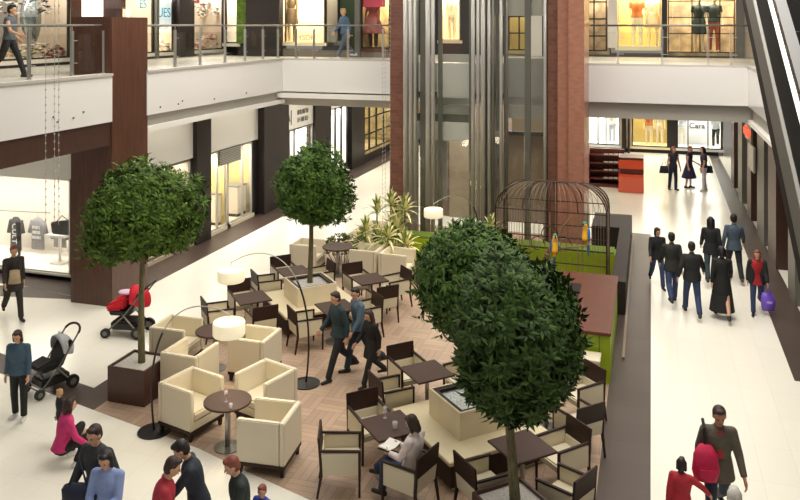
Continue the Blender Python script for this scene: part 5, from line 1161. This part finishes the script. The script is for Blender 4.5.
zz = lambda py, px: ZZ(py, XY(px, K), K)
shirt('dark shirt with large white vertical letters in the near left window', 16, .40, zz(250, 16), zz(217, 16), DGS, 'CULT')
shirt('grey shirt with a block of white letters in the near left window', 38, .46, zz(249, 38), zz(218, 38), GRS, 3); shirt('pale grey crumpled shirt at the right end of the near left window', 60, .44, zz(247, 61), zz(231, 61), GRS)
m = MB(); m.tube([(XY(-5, K), K, zz(211, 5)), (XY(50, K), K, zz(213, 50))], .012, 6); tag(m.build('clothes_rail', M_steel_d), 'thin clothes rail above the shirts in the near left window', 'clothes rail')
t = thing('black_bag', 'black bag on a white stand in the near left window', 'bag', (XY(62, K-.5), K-.5, .95)); m = MB(); m.hexa([(-.26, -.1, .0), (.28, -.1, .0), (.28, .1, 0), (-.26, .1, 0), (-.34, -.08, .3), (.34, -.08, .42), (.34, .08, .42), (-.34, .08, .3)]); m.build('bag_body', M_black, t, .03); m = MB(); m.tube([(-.2, 0, .3), (0, 0, .5), (.2, 0, .38)], .012, 6); m.build('strap', M_black, t)
t = thing('display_stand', 'white display stand below the black bag in the near left window', 'display stand', (XY(60, K-.5), K-.5, .15)); bx(-.3, .3, -.2, .2, .74, .80).build('top', M_white, t); bx(-.03, .03, -.03, .03, .04, .74).build('post', M_white, t); bx(-.2, .2, -.15, .15, 0, .04).build('foot', M_white, t)
t = thing('leg_form', 'black stockinged leg form in the near left window, below the dark shirt', 'leg form', (XY(18, K-.4), K-.4, .15)); m = MB(); m.cap((0, 0, .95), (.02, .0, .5), .07, .05); m.cap((.02, 0, .5), (.03, .02, .08), .05, .035); m.cap((.03, .02, .06), (.06, -.12, .035), .035, .03); remesh(m, 'leg_shape', BLK, t, .012); bx(-.1, .12, -.1, .1, 0, .02).build('foot_plate', M_white, t)
WORLD, KEY, CEIL, EXPO = 0.26, 1000, 70, 0.0
# ================================================================= LIGHT AND CAMERA
w = bpy.data.worlds.new('hall_light'); scn.world = w; w.use_nodes = True
bg = w.node_tree.nodes['Background']; bg.inputs[0].default_value = (1, .94, .86, 1); bg.inputs[1].default_value = WORLD
area('atrium_light', (-3, 13, 15), 7, KEY, (1, .93, .83))
area('atrium_light', (-6, 21, 14), 7, KEY*.45, (1, .93, .83)); area('atrium_light', (-7, 3, 14), 8, KEY*.08, (1, .93, .83), (rad(25), 0, 0))
area('walkway_light', (1.3, 15, 9), 2, 950, (1, .95, .87), (0, 0, 0), 18); area('walkway_light', (-10.8, 17.5, 9), 1.6, 400, (1, .95, .87), (0, 0, 0), 10)
for yv in (27, 33, 39):  # invisible fill lamps added so the ground floor under the slabs stays bright
    for xv in (-11, -5, 0): area('soffit_fill', (xv, yv, 4.1), 2.2, CEIL, (1, .92, .8))
for yv in (19, 23): area('soffit_fill', (-12.75, yv, 4.1), .5, CEIL*.12, (1, .92, .8), (0, 0, 0), 2.5)
area('soffit_fill', (-17, 13, 4.1), 3, CEIL*.8, (1, .92, .8))
cam = bpy.data.cameras.new('camera'); co = bpy.data.objects.new('camera', cam); COL.objects.link(co); scn.camera = co
cam.sensor_fit = 'HORIZONTAL'; cam.sensor_width = 36; cam.lens = 36*F_/800; cam.clip_end = 200; cam.clip_start = .05
co.location = (0, 0, H_); co.rotation_euler = (PI/2, 0, TH); cam.shift_y = -(250-YH)/800
vs_ = scn.view_settings; scn.display_settings.display_device = 'sRGB'; vs_.view_transform = 'Standard'; vs_.look = 'None'; vs_.gamma = 1; vs_.use_curve_mapping = False; vs_.exposure = EXPO
for o in bpy.data.objects:
    if o.type == 'MESH' and not o.parent and 'label' not in o and 'kind' not in o: o['kind'] = 'structure'
